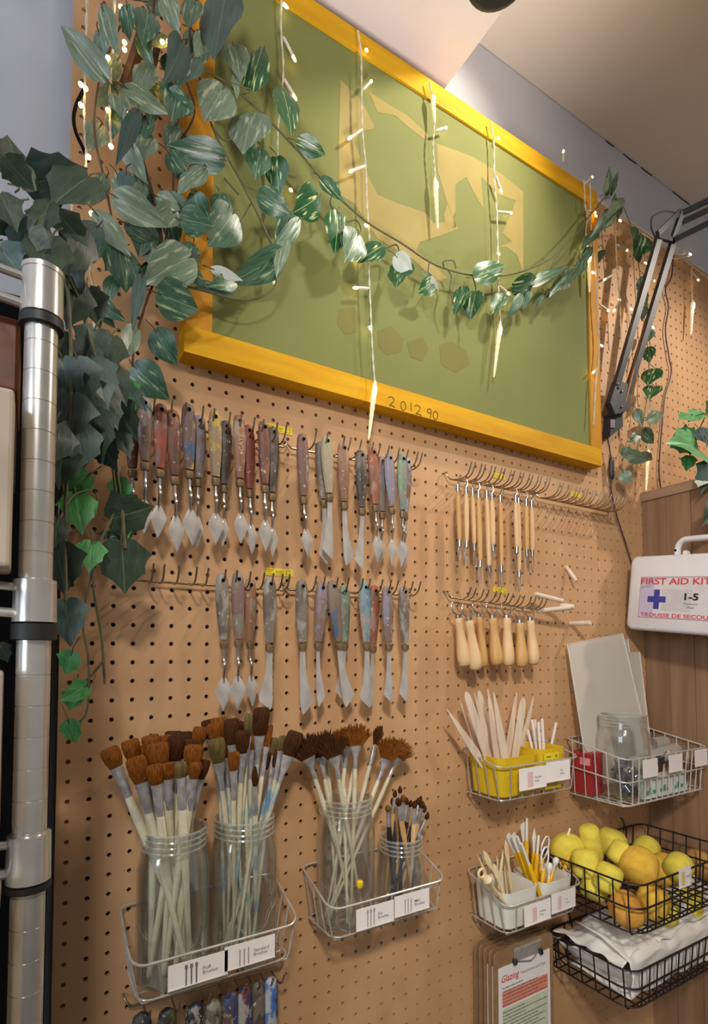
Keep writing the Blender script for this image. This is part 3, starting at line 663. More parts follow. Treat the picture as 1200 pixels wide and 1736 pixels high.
basket('wire_basket', -0.012, 0.204, D1, -0.404, -0.3215, -0.3565, M_WIRE, 0.0014, 5, 4, 'silver wire basket at the lower left holding two tall jars of brushes')
basket('wire_basket', 0.252, 0.465, D1, -0.399, -0.3205, -0.3525, M_WIRE, 0.0014, 5, 4, 'silver wire basket in the middle holding the fan brush jar and a short jar')
basket('wire_basket', 0.584, 0.799, 0.105, -0.2485, -0.166, -0.1885, M_WIRE, 0.0012, 6, 4, 'silver wire basket holding two yellow cups of craft sticks')
basket('wire_basket', 0.594, 0.800, 0.105, -0.479, -0.394, -0.4285, M_WIRE, 0.0013, 6, 4, 'silver wire basket holding two white cups above the clipboards')
basket('wire_basket', 0.883, 1.186, 0.145, -0.290, -0.172, -0.198, M_WWIRE, 0.0013, 13, 5, 'large pale wire basket in the corner holding a clip jar and clear sheets', mids=1, taper=0.006)
basket('wire_basket', 0.796, 1.150, 0.2165, -0.482, -0.397, -0.397, M_BWIRE, 0.0016, 12, 7, 'dark wire basket full of yellow sponges', mids=1, taper=0.004, rc=0.03)
basket('wire_basket', 0.814, 1.165, 0.1925, -0.630, -0.5615, -0.5615, M_BWIRE, 0.0016, 13, 6, 'dark wire basket of crumpled white paper below the sponges', mids=1, taper=0.006, rc=0.03)
# cards
def card_at(u0, v0, y, w, h, **k):
    o = W(u0, v0, y); return card(o.x, y, o.z, w, h, **k)
yc = -D1 - .003
card_at(285, 1639, yc, .0735, .030, lines=['Fluff', 'Brushes'], label='white card reading Fluff Brushes, left one on the lower left basket', icon=brush_icon(2))
card_at(381, 1607, yc, .068, .030, lines=['Standard', 'Brushes'], label='white card showing three thin brushes, right one on the lower left basket', icon=brush_icon(0))
card_at(604, 1543, yc, .066, .031, lines=['Fan', 'Brushes'], label='white card reading Fan Brushes on the middle basket', icon=brush_icon(1))
card_at(669, 1521, yc, .066, .031, lines=['Mini', 'Brushes'], label='white card reading Mini Brushes on the middle basket', icon=brush_icon(0))
card_at(880, 1304, -.108, .0705, .039, lines=['Popsicle', 'Sticks'], label='white card with a pink stick picture on the yellow cup basket', icon=block_icon(.3, .5, M_PINK), txt=.0035)
card_at(926, 1293, -.108, .066, .037, lines=['Dip', 'Sticks'], label='white card with pale printing at the right of the yellow cup basket', icon=block_icon(.36, .46, M_CARD), txt=.0035)
card_at(889, 1537, -.108, .068, .036, lines=['Sculpting', 'Tools'], label='white card on the front of the white cup basket, under the left cup', icon=block_icon(.3, .46, M_PINK), txt=.003)
card_at(935, 1517, -.108, .066, .035, lines=['Cut', 'Tools'], label='white card on the front of the white cup basket, under the right cup', icon=block_icon(.25, .4, M_PINK), txt=.003)
card_at(1151, 1474, -.2185, .040, .036, lines=['Sponges'], label='white card with a yellow sponge picture on the dark sponge basket', icon=block_icon(.2, .45, mat('yellow_print', (222, 196, 120), (216, 188, 108), rough=.8)), txt=.003)
for k, (u, v, lb) in enumerate(((1090,1289,'first white paper tag on the large pale basket, left of the bulldog clip'),(1134,1281,'second white paper tag on the large pale basket, right of the bulldog clip'),(1178,1272,'third white paper tag on the large pale basket, nearest the picture edge'))):
    card_at(u, v, -.149, .050, .036, lines=[], label=lb, icon=block_icon(.2, .7, M_CARD))
# bulldog clip on the rim
o = W(1122, 1288, -.152)
t = thing('bulldog_clip', o, 'small steel bulldog clip gripping the rim of the large pale basket', 'clip')
MB().prism([o + V((-.011, 0, -.008)), o + V((.011, 0, -.010)), o + V((.009, 0, .006)), o + V((-.009, 0, .007))], (0, .007, 0)).build('clip_body', M_LAMP, t, smooth=0)
for s in (-1, 1): MB().tube([o + V((s*.006, -.001, .004)), o + V((s*.010, -.012, .018)), o + V((s*.003, -.013, .020)), o + V((s*.002, -.002, .006))], .0008, n=6).build('clip_lever', M_CHROME, t)

# ------------------------------------------------------------------ glass jars
def jar(x, y, z, r, h, label, name='glass_jar', neck=.88):
    t = thing(name, (x, y, z), label, 'jar')
    w = .0028; hn = h - .028
    out = [(r*.3, .001), (r*.86, 0), (r*.97, .004), (r, .012), (r, hn - .022), (r*.96, hn - .010), (r*neck + .001, hn), (r*neck, hn + .004), (r*neck, h)]
    inn = [(max(a - w, .001), b) for a, b in out[::-1]]
    inn = [(a, max(b, .005)) for a, b in inn]
    MB().lathe(out + inn, (x, y, z), n=40, caps=False).build('jar_body', M_GLASS, t, smooth=50)
    th = MB(); rn = r*neck + .0009
    for q in (hn + .008, hn + .015, hn + .022):
        th.tube([V((x + rn*math.cos(a), y + rn*math.sin(a), z + q + .0015*math.sin(a))) for a in [i*2*PI/36 for i in range(36)]], .0012, n=6, closed=True)
    th.tube([V((x + rn*math.cos(a), y + rn*math.sin(a), z + h)) for a in [i*2*PI/36 for i in range(36)]], .0017, n=6, closed=True)
    th.build('screw_rim', M_GLASSR, t)
    return (x, y, z, r, h, hn, r*neck)
JZ1 = -.402; JZ2 = -.397
p = W(292, 1660, -.054); J1 = jar(p.x, -.054, JZ1, .0455, .187, 'leftmost tall glass jar packed with cream-handled brushes')
p = W(412, 1620, -.054); J2 = jar(p.x, -.054, JZ1, .0455, .187, 'second tall glass jar from the left, full of thinner paint-stained brushes')
p = W(586, 1550, -.054); J3 = jar(p.x, -.054, JZ2, .0450, .187, 'tall glass jar of fan brushes in the middle basket')
p = W(680, 1530, -.052); J4 = jar(p.x, -.052, JZ2, .0385, .108, 'short glass jar of mini brushes at the right of the middle basket', neck=.88)

# ------------------------------------------------------------------ brushes
M_FER = mat('nickel_ferrule', (206, 200, 196), (168, 162, 160), rough=0.28, metal=0.55, scale=90)
M_OLIVE = mat('olive_bristle', (104, 84, 30), (74, 58, 22), rough=0.7, scale=260, stretch=(1, 1, .15), bump=.6)
M_STAIN = paint_mat('stained_handle', (196, 190, 164), (130, 160, 160), (86, 140, 180), 0.55, 40)
M_PALEH = paint_mat('speckled_cream_handle', (216, 206, 176), (202, 192, 164), (186, 178, 150), 0.6, 50)
M_DKH = mat('dark_brush_handle', (44, 40, 48), (34, 30, 36), rough=.35)
M_NAVY = mat('navy_brush_handle', (52, 62, 92), (44, 52, 78), rough=.35)
def brush(J, tip, y, kind, hm, bm, label, grp, w=.010, bl=.026, fl=.040, hr=.0036, spread=.0):
    x0, y0, z0, r, h, hn, rn = J
    T = W(tip[0], tip[1], y); q = V((T.x - x0, T.y - y0)); f = (h - .004)/(T.z - z0)
    lim = rn - .0065
    lb_ = r - .011; best = None
    for k in range(60):
        a, s_ = rnd.uniform(0, 2*PI), lb_*math.sqrt(rnd.random()); b = V((s_*math.cos(a), s_*math.sin(a)))
        m = (b + (q - b)*f).length
        if best is None or m < best[0]: best = (m, b)
        if m < lim: best = (m, b); break
    b = best[1]
    B = V((x0 + b.x, y0 + b.y, z0 + .0085)); d = (T - B); L = d.length; d.normalize()
    t = thing('paintbrush', B, label, 'paintbrush', grp)
    hl = L - bl - fl
    side = V((math.cos(spread), math.sin(spread), 0)); side = (side - d*side.dot(d)).normalized()
    MB().lathe([(hr*.35, 0), (hr*.6, .004), (hr*.62, hl*.3), (hr*.8, hl*.6), (hr*1.06, hl*.85), (hr*.95, hl*.97), (hr*.8, hl + .004)], B, d, n=10).build('handle', hm, t)
    C = B + d*hl
    if kind == 'flat':
        MB().lathe([(hr*.95, 0, 1), (hr*1.0, .006, 1), (hr*1.02, fl*.35, .95), (w*.62, fl*.75, .42), (w*.72, fl, .34)], C, d, n=14, xdir=side).build('ferrule', M_FER, t)
        br = MB(); br.lathe([(w*.70, 0, .36), (w*.95, bl*.35, .50), (w*1.05, bl*.7, .42), (w*.98, bl*.93, .25), (w*.7, bl, .12)], C + d*fl, d, n=16, xdir=side)
    elif kind == 'round':
        MB().lathe([(hr*.95, 0), (hr, .006), (hr*.9, fl*.4), (hr*.75, fl)], C, d, n=12).build('ferrule', M_FER, t)
        br = MB(); br.lathe([(hr*.72, 0), (hr*1.15, bl*.3), (hr*1.0, bl*.6), (hr*.45, bl*.9), (.0003, bl)], C + d*fl, d, n=12)
    else:  # fan
        bl = bl*1.15
        MB().lathe([(hr*.95, 0, 1), (hr, .006, 1), (hr*.95, fl*.5, .9), (w*.42, fl, .25)], C, d, n=12, xdir=side).build('ferrule', M_FER, t)
        br = MB(); nrm = d.cross(side); F = C + d*fl
        for i in range(70):
            a = (i/69 - .5)*1.9 + rnd.uniform(-.05, .05); l = bl*rnd.uniform(.82, 1.08); o2 = nrm*rnd.uniform(-.0022, .0022)
            p0 = F + side*(i/69 - .5)*w*.7 - d*.002; p1 = F + d*l*math.cos(a)*.92 + side*(math.sin(a)*w*1.25) + o2*1.6
            br.tube([p0, (p0 + p1)/2 + d*l*.1, p1], [.0009, .0017, .0004], n=5)
    br.build('bristles', bm, t)
def more(rows, n, u0, u1, v0, v1, ys, **kw):
    for i in range(n): rows.append((u0 + (u1 - u0)*(i + rnd.uniform(.2, .8))/n, rnd.uniform(v0, v1), rnd.choice(ys), dict(kw)))
def jar_brushes(J, rows, kind, base, grp, place):
    order = sorted(range(len(rows)), key=lambda i: rows[i][0]); rank = {i: k for k, i in enumerate(order)}
    for i, (u, v, y, kw) in enumerate(rows):
        k = dict(kw); kd = k.pop('kind', kind); lk = k.pop('look', base)
        brush(J, (u, v), y, kd, k.pop('hm', M_CREAM), k.pop('bm', M_BRISTLE), '%s, %s tip from the left in %s' % (lk, ORD[rank[i]], place), grp, **k)
S = dict
R1 = [(184,1268,-.07,S(w=.011)),(219,1254,-.05,S(w=.011)),(229,1283,-.085,S(w=.012,bl=.034)),(246,1262,-.03,S(w=.011)),(254,1246,-.06,S(w=.011)),(261,1296,-.09,S(w=.010)),
 (266,1259,-.085,S(w=.0135,bl=.034)),(280,1246,-.05,S(w=.010)),(285,1293,-.09,S(w=.009,bl=.022)),(295,1239,-.03,S(w=.012,bm=M_BRISTLED)),(299,1246,-.07,S(w=.011,bm=M_BRISTLED,bl=.034)),
 (305,1292,-.09,S(w=.008,bl=.020,bm=M_OLIVE)),(317,1240,-.03,S(w=.009,bm=M_BRISTLED)),(321,1253,-.06,S(w=.012,bm=M_BRISTLED)),(330,1262,-.085,S(w=.0125,bl=.030)),(333,1292,-.09,S(w=.008,bl=.022)),
 (341,1232,-.05,S(w=.010)),(321,1294,-.085,S(w=.007,bl=.020,bm=M_OLIVE)),(348,1288,-.07,S(w=.008,bm=M_BRISTLED))]
more(R1, 6, 215, 345, 1258, 1290, (-.045, -.055, -.035), w=.009)
for q in R1: q[3]['hm'] = M_PALEH; q[3]['hr'] = .0058
jar_brushes(J1, R1, 'flat', 'flat brush with thick cream handle', 'cream-handled brushes in the leftmost jar', 'the leftmost jar')
R2 = [(352,1220,-.03,S(bm=M_BRISTLED)),(360,1226,-.06,S(w=.009)),(371,1216,-.05,S(w=.012,bl=.034)),(366,1252,-.09,S(w=.011,bl=.034,look='brush with broad olive bristles',bm=M_OLIVE)),
 (392,1218,-.06,S(w=.011,bm=M_BRISTLED,bl=.036)),(401,1222,-.04,S(w=.011,bm=M_BRISTLED)),(412,1238,-.08,S(w=.010,bl=.032,bm=M_BRISTLED)),(424,1209,-.05,S(w=.008,bl=.032,bm=M_OLIVE,look='brush with an upright olive tuft')),
 (444,1199,-.075,S(w=.012,bl=.040,bm=M_BRISTLED,look='tall brush with dark brown head')),(396,1274,-.09,S(w=.008,bl=.026)),(432,1298,-.095,S(kind='round',bm=M_BRISTLED,bl=.028,look='round brush with dark pointed tip',hr=.004)),
 (427,1240,-.05,S(w=.008)),(457,1230,-.06,S(w=.006,bl=.030)),(466,1250,-.05,S(w=.006,bm=M_OLIVE)),(481,1247,-.07,S(w=.007,bm=M_OLIVE,bl=.022)),(490,1250,-.04,S(w=.006,bm=M_OLIVE)),(503,1240,-.075,S(w=.013,bl=.036,bm=M_BRISTLED,look='leaning brush with a broad brown head'))]
more(R2, 6, 372, 478, 1240, 1275, (-.045, -.035, -.055), w=.007, bm=M_BRISTLED)
for i, q in enumerate(R2): q[3].setdefault('hm', M_STAIN if i % 3 else M_CREAM); q[3].setdefault('hr', .0036)
jar_brushes(J2, R2, 'flat', 'thin paint-stained brush', 'brushes in the second jar', 'the second jar')
R3 = [(512,1250,-.07,S(w=.029,bl=.034,bm=M_BRISTLED)),(536,1246,-.05,S(w=.028,bl=.034,bm=M_BRISTLED)),(553,1240,-.03,S(w=.028,bl=.03,bm=M_BRISTLED)),(561,1248,-.08,S(w=.029,bl=.032,bm=M_BRISTLED)),
 (590,1232,-.05,S(w=.028,bl=.03)),(604,1229,-.07,S(w=.028,bl=.032)),(613,1236,-.04,S(w=.012,bl=.028,bm=M_BRISTLED)),(644,1232,-.06,S(w=.009,bl=.028,bm=M_BRISTLED)),(668,1253,-.075,S(w=.029,bl=.034)),(686,1256,-.05,S(w=.028,bl=.03)),(580,1240,-.03,S(w=.014,bl=.03))]
for i, q in enumerate(R3): q[3]['hm'] = M_CREAM if i % 2 else M_PALEH; q[3]['hr'] = .0036; q[3]['fl'] = .034
jar_brushes(J3, R3, 'fan', 'fan brush with spread bristles', 'fan brushes in the middle jar', 'the fan brush jar')
R4 = [(657,1364,-.07,S(hm=M_DKH,bm=M_OLIVE,hr=.0042)),(665,1352,-.04,S(hm=M_NAVY)),(670,1339,-.05,S(hm=M_WOOD2)),(678,1332,-.06,S(hm=M_DKH)),(674,1352,-.08,S(hm=M_WOOD2,bl=.014,hr=.0046)),(684,1347,-.07,S(bm=M_BRISTLE,hm=M_WOOD2,hr=.0046)),
 (690,1352,-.04,S(hm=M_NAVY)),(697,1356,-.06,S(hm=M_DKH,hr=.003)),(703,1357,-.08,S(hm=M_WOOD,hr=.0042)),(709,1352,-.05,S(hm=M_NAVY)),(714,1349,-.04,S(hm=M_DKH)),(717,1358,-.075,S(hm=M_WOOD,hr=.0046)),(722,1366,-.05,S(hm=M_NAVY)),(727,1378,-.06,S(hm=M_STAIN))]
for q in R4: q[3].setdefault('hr', .0034); q[3].setdefault('bl', .012); q[3]['fl'] = .026; q[3].setdefault('bm', M_BRISTLED)
HN = {M_DKH.name: 'black', M_NAVY.name: 'navy', M_WOOD2.name: 'honey wood', M_WOOD.name: 'pale wood', M_STAIN.name: 'stained'}
for q in R4: q[3]['look'] = 'mini brush with %s handle' % HN[q[3]['hm'].name]
jar_brushes(J4, R4, 'round', 'mini brush', 'mini brushes in the short jar', 'the short jar')
# yellow blob stuck on a fan brush handle
o = W(612, 1499, -.100); mb = MB()
mb.lathe([(.001, -.006), (.004, -.005), (.0056, 0), (.0045, .004), (.001, .0058)], o + V((-.001, .002, 0)), (0, 0, 1), n=14)
tag(mb.build('yellow_bead', mat('yellow_putty', (232, 198, 22), (220, 184, 14), rough=.6), None, origin=o), 'bright yellow blob stuck against the fan brush jar', 'blob')

# paint-caked scraper handles along the bottom
SCR = [(240,1722,'dark paint-caked scraper handle at the far left below the brush basket'),(283,1715,'olive paint-caked scraper handle, second from the left at the bottom edge'),(330,1706,'dark paint-caked scraper handle with white crust, under the left label card'),
 (362,1700,'pale crusted scraper handle right of the dark ones at the bottom edge'),(390,1688,'scraper handle with reddish and white crust in the middle of the bottom row'),(414,1680,'red-topped paint-caked scraper handle at the bottom'),(437,1668,'grey-brown paint-caked scraper handle, second from the right at the bottom'),(457,1662,'blue and white paint-caked scraper handle at the right end of the bottom row')]
CK = [paint_mat('caked_a', (38, 34, 34), (62, 62, 52), (50, 54, 70), .5, 90), paint_mat('caked_b', (52, 50, 36), (94, 88, 62), (36, 34, 34), .5, 90), paint_mat('caked_c', (40, 36, 40), (146, 138, 126), (44, 54, 80), .54, 110),
      paint_mat('caked_d', (96, 88, 72), (136, 128, 110), (60, 54, 50), .5, 90), paint_mat('caked_e', (86, 62, 56), (132, 118, 104), (54, 62, 96), .5, 100), paint_mat('caked_f', (92, 46, 46), (44, 58, 104), (150, 142, 132), .52, 100),
      paint_mat('caked_g', (88, 70, 56), (70, 60, 54), (110, 96, 80), .5, 90), paint_mat('caked_h', (60, 66, 92), (70, 108, 170), (168, 170, 176), .48, 90)]
a, b = W(225, 1712, -.012), W(470, 1662, -.012)
rail('hook_rail', (222, 1706), (474, 1640), [(u - 222)/252 for u, _, _ in SCR], 'metal hook rail at the bottom edge below the lower left basket', Lp=.05)
for k, (u, v, lb) in enumerate(SCR):
    A = W(u, v, -.045); t = thing('paint_scraper', A, lb, 'scraper', 'paint-caked scrapers')
    mb = MB(); mb.lathe([(.004, -.004), (.010, 0), (.0125, .012), (.0125, .05), (.011, .09), (.008, .12)], A, (0, 0, -1), n=14, sx=.7, xdir=(1, 0, 0))
    mb.build('handle', CK[k], t)
    MB().prism([A + V((-.012, 0, -.12)), A + V((.012, 0, -.12)), A + V((.02, 0, -.19)), A + V((-.02, 0, -.19))], (0, .001, 0)).build('blade', M_BLADE, t, smooth=0)
# ------------------------------------------------------------------ cups and what stands in them
M_YCUP = mat('yellow_cup_plastic', (216, 180, 30), (208, 170, 24), rough=.4, scale=20)
M_WCUP = mat('white_cup_plastic', (224, 220, 208), (216, 212, 198), rough=.4, scale=20)
def cup(x0, x1, y0, y1, z0, z1, m, label, name='cup', flare=.004, rc=.016):
    t = thing(name, ((x0+x1)/2, (y0+y1)/2, z0), label, 'cup')
    def ring(ins, z):
        out = []; a0, a1, b0, b1 = x0+ins, x1-ins, y0+ins, y1-ins
        for cx, cy, s in ((a1-rc, b1-rc, 0), (a0+rc, b1-rc, 1), (a0+rc, b0+rc, 2), (a1-rc, b0+rc, 3)):
            for i in range(7): a = PI/2*(s + i/6); out.append((cx + rc*math.cos(a), cy + rc*math.sin(a), z))
        return out
    w = .0016; R = [ring(flare + .004, z0), ring(flare, z0 + .003), ring(0, z1), ring(w, z1), ring(flare + w, z0 + .005), ring(flare + .006, z0 + .0045)]
    mb = MB(); n = 28
    mb.add([p for r in R for p in r], [(i*n + k, i*n + (k+1) % n, (i+1)*n + (k+1) % n, (i+1)*n + k) for i in range(5) for k in range(n)] + [tuple(range(n-1, -1, -1)), tuple(range(5*n, 6*n))])
    mb.build('cup_body', m, t); return t
ZC3 = -.246; ZC5 = -.4765
cup(.592, .692, -.098, -.012, ZC3, -.174, M_YCUP, 'larger yellow plastic cup of wide craft sticks, left in its basket')
cup(.697, .770, -.098, -.012, ZC3, -.168, M_YCUP, 'smaller yellow plastic cup of thin white sticks, right in its basket')
# label on the small yellow cup
o = W(922, 1278, -.0995)
t = thing('shelf_label', o, 'bright yellow printed label stuck on the small yellow cup', 'label')
MB().box((o.x, -.1000, o.z - .013), (o.x + .040, -.0992, o.z)).build('label_card', M_YLAB, t, smooth=0); lc = WLAST[0]
MB().box((o.x + .006, -.1003, o.z - .008), (o.x + .018, -.1000, o.z - .0055)).box((o.x + .030, -.1003, o.z - .009), (o.x + .036, -.1000, o.z - .004)).build('label_print', M_YPRINT, lc, smooth=0)
cup(.601, .690, -.098, -.014, ZC5, -.411, M_WCUP, 'white plastic cup of cream plastic tools, left in its basket')
cup(.700, .785, -.098, -.014, ZC5, -.413, M_WCUP, 'white plastic cup of yellow-handled tools, right in its basket')
# smudges on the white cups
def stick(T, B, w, th, m, label, grp, name, cat, tipr=.5, nrm=(0, -1, 0)):
    d = (T - B); L = d.length; d.normalize(); n = V(nrm); n = (n - d*n.dot(d)).normalized(); e = d.cross(n)
    pts = [B + e*w, B + d*L*.0 - e*w]
    prof = [(0, .7), (.01, 1), (.8, 1.0), (.93, .86), (.98, .55), (1, .15)] if tipr == .5 else [(0, .8), (.02, 1), (.55, .95), (.85, .45), (1, .08)] if tipr == 1 else [(0, 1), (1, .9)]
    poly = [B + d*L*f + e*w*k for f, k in prof] + [B + d*L*f - e*w*k for f, k in prof[::-1]]
    o = MB().prism(poly, n*th).build(name, m, None, smooth=0, origin=B); return tag(o, label, cat, grp)
CS = [((757,1203),(822,1300),-.05,1,.0085,'wide craft stick leaning far left with a pointed tip'),((779,1188),(824,1310),-.035,1,.006,'narrow craft stick behind the round-ended ones on the left'),((789,1173),(835,1310),-.06,.5,.0088,'round-ended craft stick, tallest at the left of the yellow cup'),
      ((803,1175),(842,1310),-.045,1,.0085,'pointed craft stick, third from the left in the yellow cup'),((811,1171),(838,1300),-.03,.5,.0075,'craft stick at the back of the yellow cup'),((826,1168),(848,1312),-.07,1,.009,'tallest pointed craft stick in the middle of the yellow cup'),
      ((836,1173),(860,1312),-.078,1,.0088,'craft stick front of centre with a slim point'),((875,1174),(856,1310),-.05,1,.0085,'pointed craft stick leaning right of the gap'),((887,1183),(868,1312),-.065,.5,.009,'broad round-ended craft stick at the right of the large yellow cup'),
      ((904,1181),(880,1305),-.045,1,.0075,'slim pointed craft stick leaning farthest right from the large yellow cup')]
for (tp, bt, y, k, w, lb) in CS:
    T, B = W(tp[0], tp[1], y), W(bt[0], bt[1], y); zz = ZC3 + .007; B = T + (B - T)*((zz - T.z)/(B.z - T.z)); B.x = min(max(B.x, .606), .678)
    stick(T, B, w, .0016, M_STICK, lb, 'craft sticks in the yellow cup', 'craft_stick', 'craft stick', k)
TS = [((894,1238),(906,1290),-.06,'shortest thin white stick at the left of the small yellow cup'),((901,1220),(911,1290),-.05,'thin white stick, first of the upright bunch in the small yellow cup'),((906,1220),(914,1290),-.035,'thin white stick behind the first upright one'),
      ((912,1224),(916,1290),-.055,'thin white stick in the middle of the upright bunch'),((918,1218),(922,1290),-.065,'tallest thin white stick, right in the upright bunch'),((942,1225),(932,1290),-.05,'thin white stick standing apart on the right, leaning right')]
for (tp, bt, y, lb) in TS:
    T, B = W(tp[0], tp[1], y), W(bt[0], bt[1], y); zz = ZC3 + .007; B = T + (B - T)*((zz - T.z)/(B.z - T.z)); B.x = min(max(B.x, .706), .758)
    stick(T, B, .0026, .0022, M_CARD, lb, 'thin sticks in the small yellow cup', 'thin_stick', 'stick', 0)
# cream plastic sculpting tools
M_CRT = mat('cream_plastic', (234, 214, 168), (224, 202, 154), rough=.35, scale=30)
def tool(tp, bt, y, kind, label, zz=ZC5 + .007, xr=(.612, .678), m=None):
    T, B = W(tp[0], tp[1], y), W(bt[0], bt[1], y); B = T + (B - T)*((zz - T.z)/(B.z - T.z)); B.x = min(max(B.x, xr[0]), xr[1])
    d = T - B; L = d.length; d.normalize(); x = V((1, 0, 0)); x = (x - d*x.dot(d)).normalized()
    mb = MB(); r = .0042
    if kind == 'knob': mb.lathe([(r*.6, 0), (r*.8, L*.3), (r*.55, L*.82), (r*.8, L*.86), (r*1.9, L*.92), (r*2.1, L*.96), (r*1.2, L)], B, d, n=12)
    elif kind == 'ring':
        mb.lathe([(r*.6, 0), (r*.8, L*.3), (r*.6, L*.86)], B, d, n=10); c = T - d*.008
        mb.tube([c + (x*math.cos(a) + d*math.sin(a))*.0075 for a in [i*2*PI/16 for i in range(16)]], .0024, n=6, closed=True)
    elif kind == 'blade': mb.lathe([(r*.5, 0, .8), (r*.85, L*.4, .8), (r*.7, L*.68, .7), (r*1.5, L*.82, .3), (r*1.2, L*.92, .2), (r*.1, L, .2)], B, d, n=12, xdir=x)
    else: mb.lathe([(r*.5, 0), (r*.8, L*.4), (r*.7, L*.8), (r*.12, L)], B, d, n=10)
    o = mb.build('sculpting_tool', m or M_CRT, None, origin=B); tag(o, label, 'sculpting tool', 'cream tools in the left white cup')
for a in (((810,1450),(838,1520),-.05,'spike','slim spiked cream tool at the back left of the left white cup'),((813,1475),(850,1535),-.075,'ring','cream tool ending in a ring, leaning out at the left'),((819,1441),(860,1530),-.06,'blade','cream tool with a pointed leaf blade, tall on the left'),
          ((842,1450),(850,1520),-.035,'spike','short cream tool behind the leaf-bladed one'),((853,1440),(842,1520),-.06,'spike','thin cream spike crossing to the right'),((857,1424),(871,1540),-.05,'blade','tallest cream tool with a narrow paddle tip'),
          ((836,1463),(862,1540),-.085,'blade','cream knife-shaped tool in front, leaning left'),((824,1488),(866,1545),-.09,'knob','cream tool with a rounded knob lying over the cup edge'),((855,1455),(874,1545),-.03,'spike','cream pointed tool leaning along the right side of the left cup')): tool(*a)
# yellow-handled tools
M_YH = mat('yellow_handle', (236, 186, 22), (226, 172, 16), rough=.35, scale=30)
M_WH = mat('white_tool_tip', (236, 230, 222), (226, 220, 212), rough=.4, scale=30)
def ytool(tp, bt, y, kind, yel, label):
    T, B = W(tp[0], tp[1], y), W(bt[0], bt[1], y); zz = ZC5 + .007; B = T + (B - T)*((zz - T.z)/(B.z - T.z)); B.x = min(max(B.x, .712), .772)
    d = T - B; L = d.length; d.normalize(); x = V((1, 0, 0)); x = (x - d*x.dot(d)).normalized(); n = d.cross(x)
    t = thing('plastic_tool', B, label, 'modelling tool', 'yellow-handled tools in the right white cup')
    h = L*yel; r = .0040
    MB().lathe([(r*.8, 0), (r, .004), (r, h - .003), (r*.7, h)], B, d, n=12).build('handle', M_YH, t)
    C = B + d*(h - .003); l = L - h + .003
    if kind == 'flat': mb = MB().prism([C - x*.0035, C + x*.0035, C + x*.0058 + d*l*.75, C + x*.0045 + d*l, C - x*.005 + d*l*.93, C - x*.0058 + d*l*.7], n*.0016)
    elif kind == 'point': mb = MB().lathe([(r*.65, 0), (r*.9, l*.4, .5), (r*1.5, l*.6, .35), (r*.1, l, .3)], C, d, n=12, xdir=x)
    elif kind == 'ball': mb = MB().lathe([(r*.5, 0), (r*.5, l*.4), (r*1.3, l*.6), (r*1.6, l*.78), (r*1.1, l*.95), (r*.2, l)], C, d, n=12)
    elif kind == 'loop': mb = MB().tube(smooth_path([C - x*.002, C - x*.010 + d*l*.55, C + d*l - x*.004, C + d*l + x*.006, C + x*.010 + d*l*.5, C + x*.003], 5), .0016, n=7)
    else: mb = MB().lathe([(r*.6, 0), (r*.62, l*.8), (r*.5, l)], C, d, n=10)
    mb.build('tool_tip', M_WH, t)
YT = [((861,1414),(898,1500),-.05,'flat',.74,'yellow-handled tool with a square white chisel, leaning far left'),((870,1413),(902,1505),-.065,'flat',.76,'second white chisel tool from the left in the right cup'),((877,1418),(908,1505),-.075,'rod',.78,'yellow tool with a plain white rod beside the chisels'),
      ((884,1430),(914,1515),-.085,'rod',.70,'yellow tool with a long white shaft at the front left of the right cup'),((893,1387),(892,1480),-.04,'rod',.74,'tallest thin white-tipped tool at the back of the right cup'),((886,1395),(893,1480),-.03,'flat',.76,'small white paddle tool beside the tallest thin one'),
      ((906,1403),(903,1490),-.045,'point',.68,'yellow tool with a white arrowhead tip'),((913,1416),(906,1495),-.06,'rod',.74,'yellow tool crossing in front of the arrowhead'),((927,1420),(912,1495),-.05,'loop',.68,'yellow tool with a bent white hook tip'),
      ((925,1438),(915,1515),-.075,'loop',.66,'yellow tool ending in a white oval loop'),((944,1453),(925,1520),-.08,'ball',.74,'yellow tool with a round white ball tip'),((932,1462),(928,1520),-.09,'ball',.68,'short yellow tool with a clear-capped head in the front of the right cup'),
      ((966,1404),(945,1500),-.05,'rod',.70,'tall yellow tool with a white rod leaning right'),((975,1418),(952,1505),-.06,'flat',.70,'yellow tool with a small white flag-shaped blade on the right'),((986,1440),(950,1515),-.07,'loop',.58,'white looped tool leaning farthest right out of the right cup')]
for a in YT: ytool(*a)

# ------------------------------------------------------------------ large pale basket contents
ZB4 = -.286
p = W(1058, 1340, -.086); jar(p.x, -.086, ZB4, .052, .166, 'wide glass jar of dark binder clips in the large pale basket', neck=.86)
JC = p
M_CLIPD = mat('dark_clip_metal', (150, 148, 150), (58, 56, 60), rough=.3, metal=.5, scale=60)
for k in range(14):
    a = rnd.uniform(0, 2*PI); rr = rnd.uniform(.008, .030); c = V((JC.x + rr*math.cos(a), -.086 + rr*math.sin(a), ZB4 + .012 + (k//4)*.017))
    t = thing('binder_clip', c, 'dark binder clip in the pile inside the wide glass jar', 'binder clip', 'binder clips in the wide jar')
    R = Matrix.Rotation(rnd.uniform(0, PI), 3, 'Z') @ Matrix.Rotation(rnd.uniform(-.9, .9), 3, 'X') @ Matrix.Rotation(rnd.uniform(-.6, .6), 3, 'Y')
    w, d_ = .015, .008
    MB().add([c + R @ V(q) for q in ((-w, -d_, -.006), (w, -d_, -.006), (w, 0, .007), (-w, 0, .007), (-w, d_, -.006), (w, d_, -.006))], [(0,1,2,3), (3,2,5,4)]).build('clip_body', M_CLIPD, t, smooth=0)
    for s in (-1, 1): MB().tube([c + R @ V(q) for q in ((-.004, s*.006, -.006), (-.003, s*.009, .010), (.003, s*.009, .010), (.004, s*.006, -.006))], .0008, n=5).build('clip_lever', M_CHROME, t)
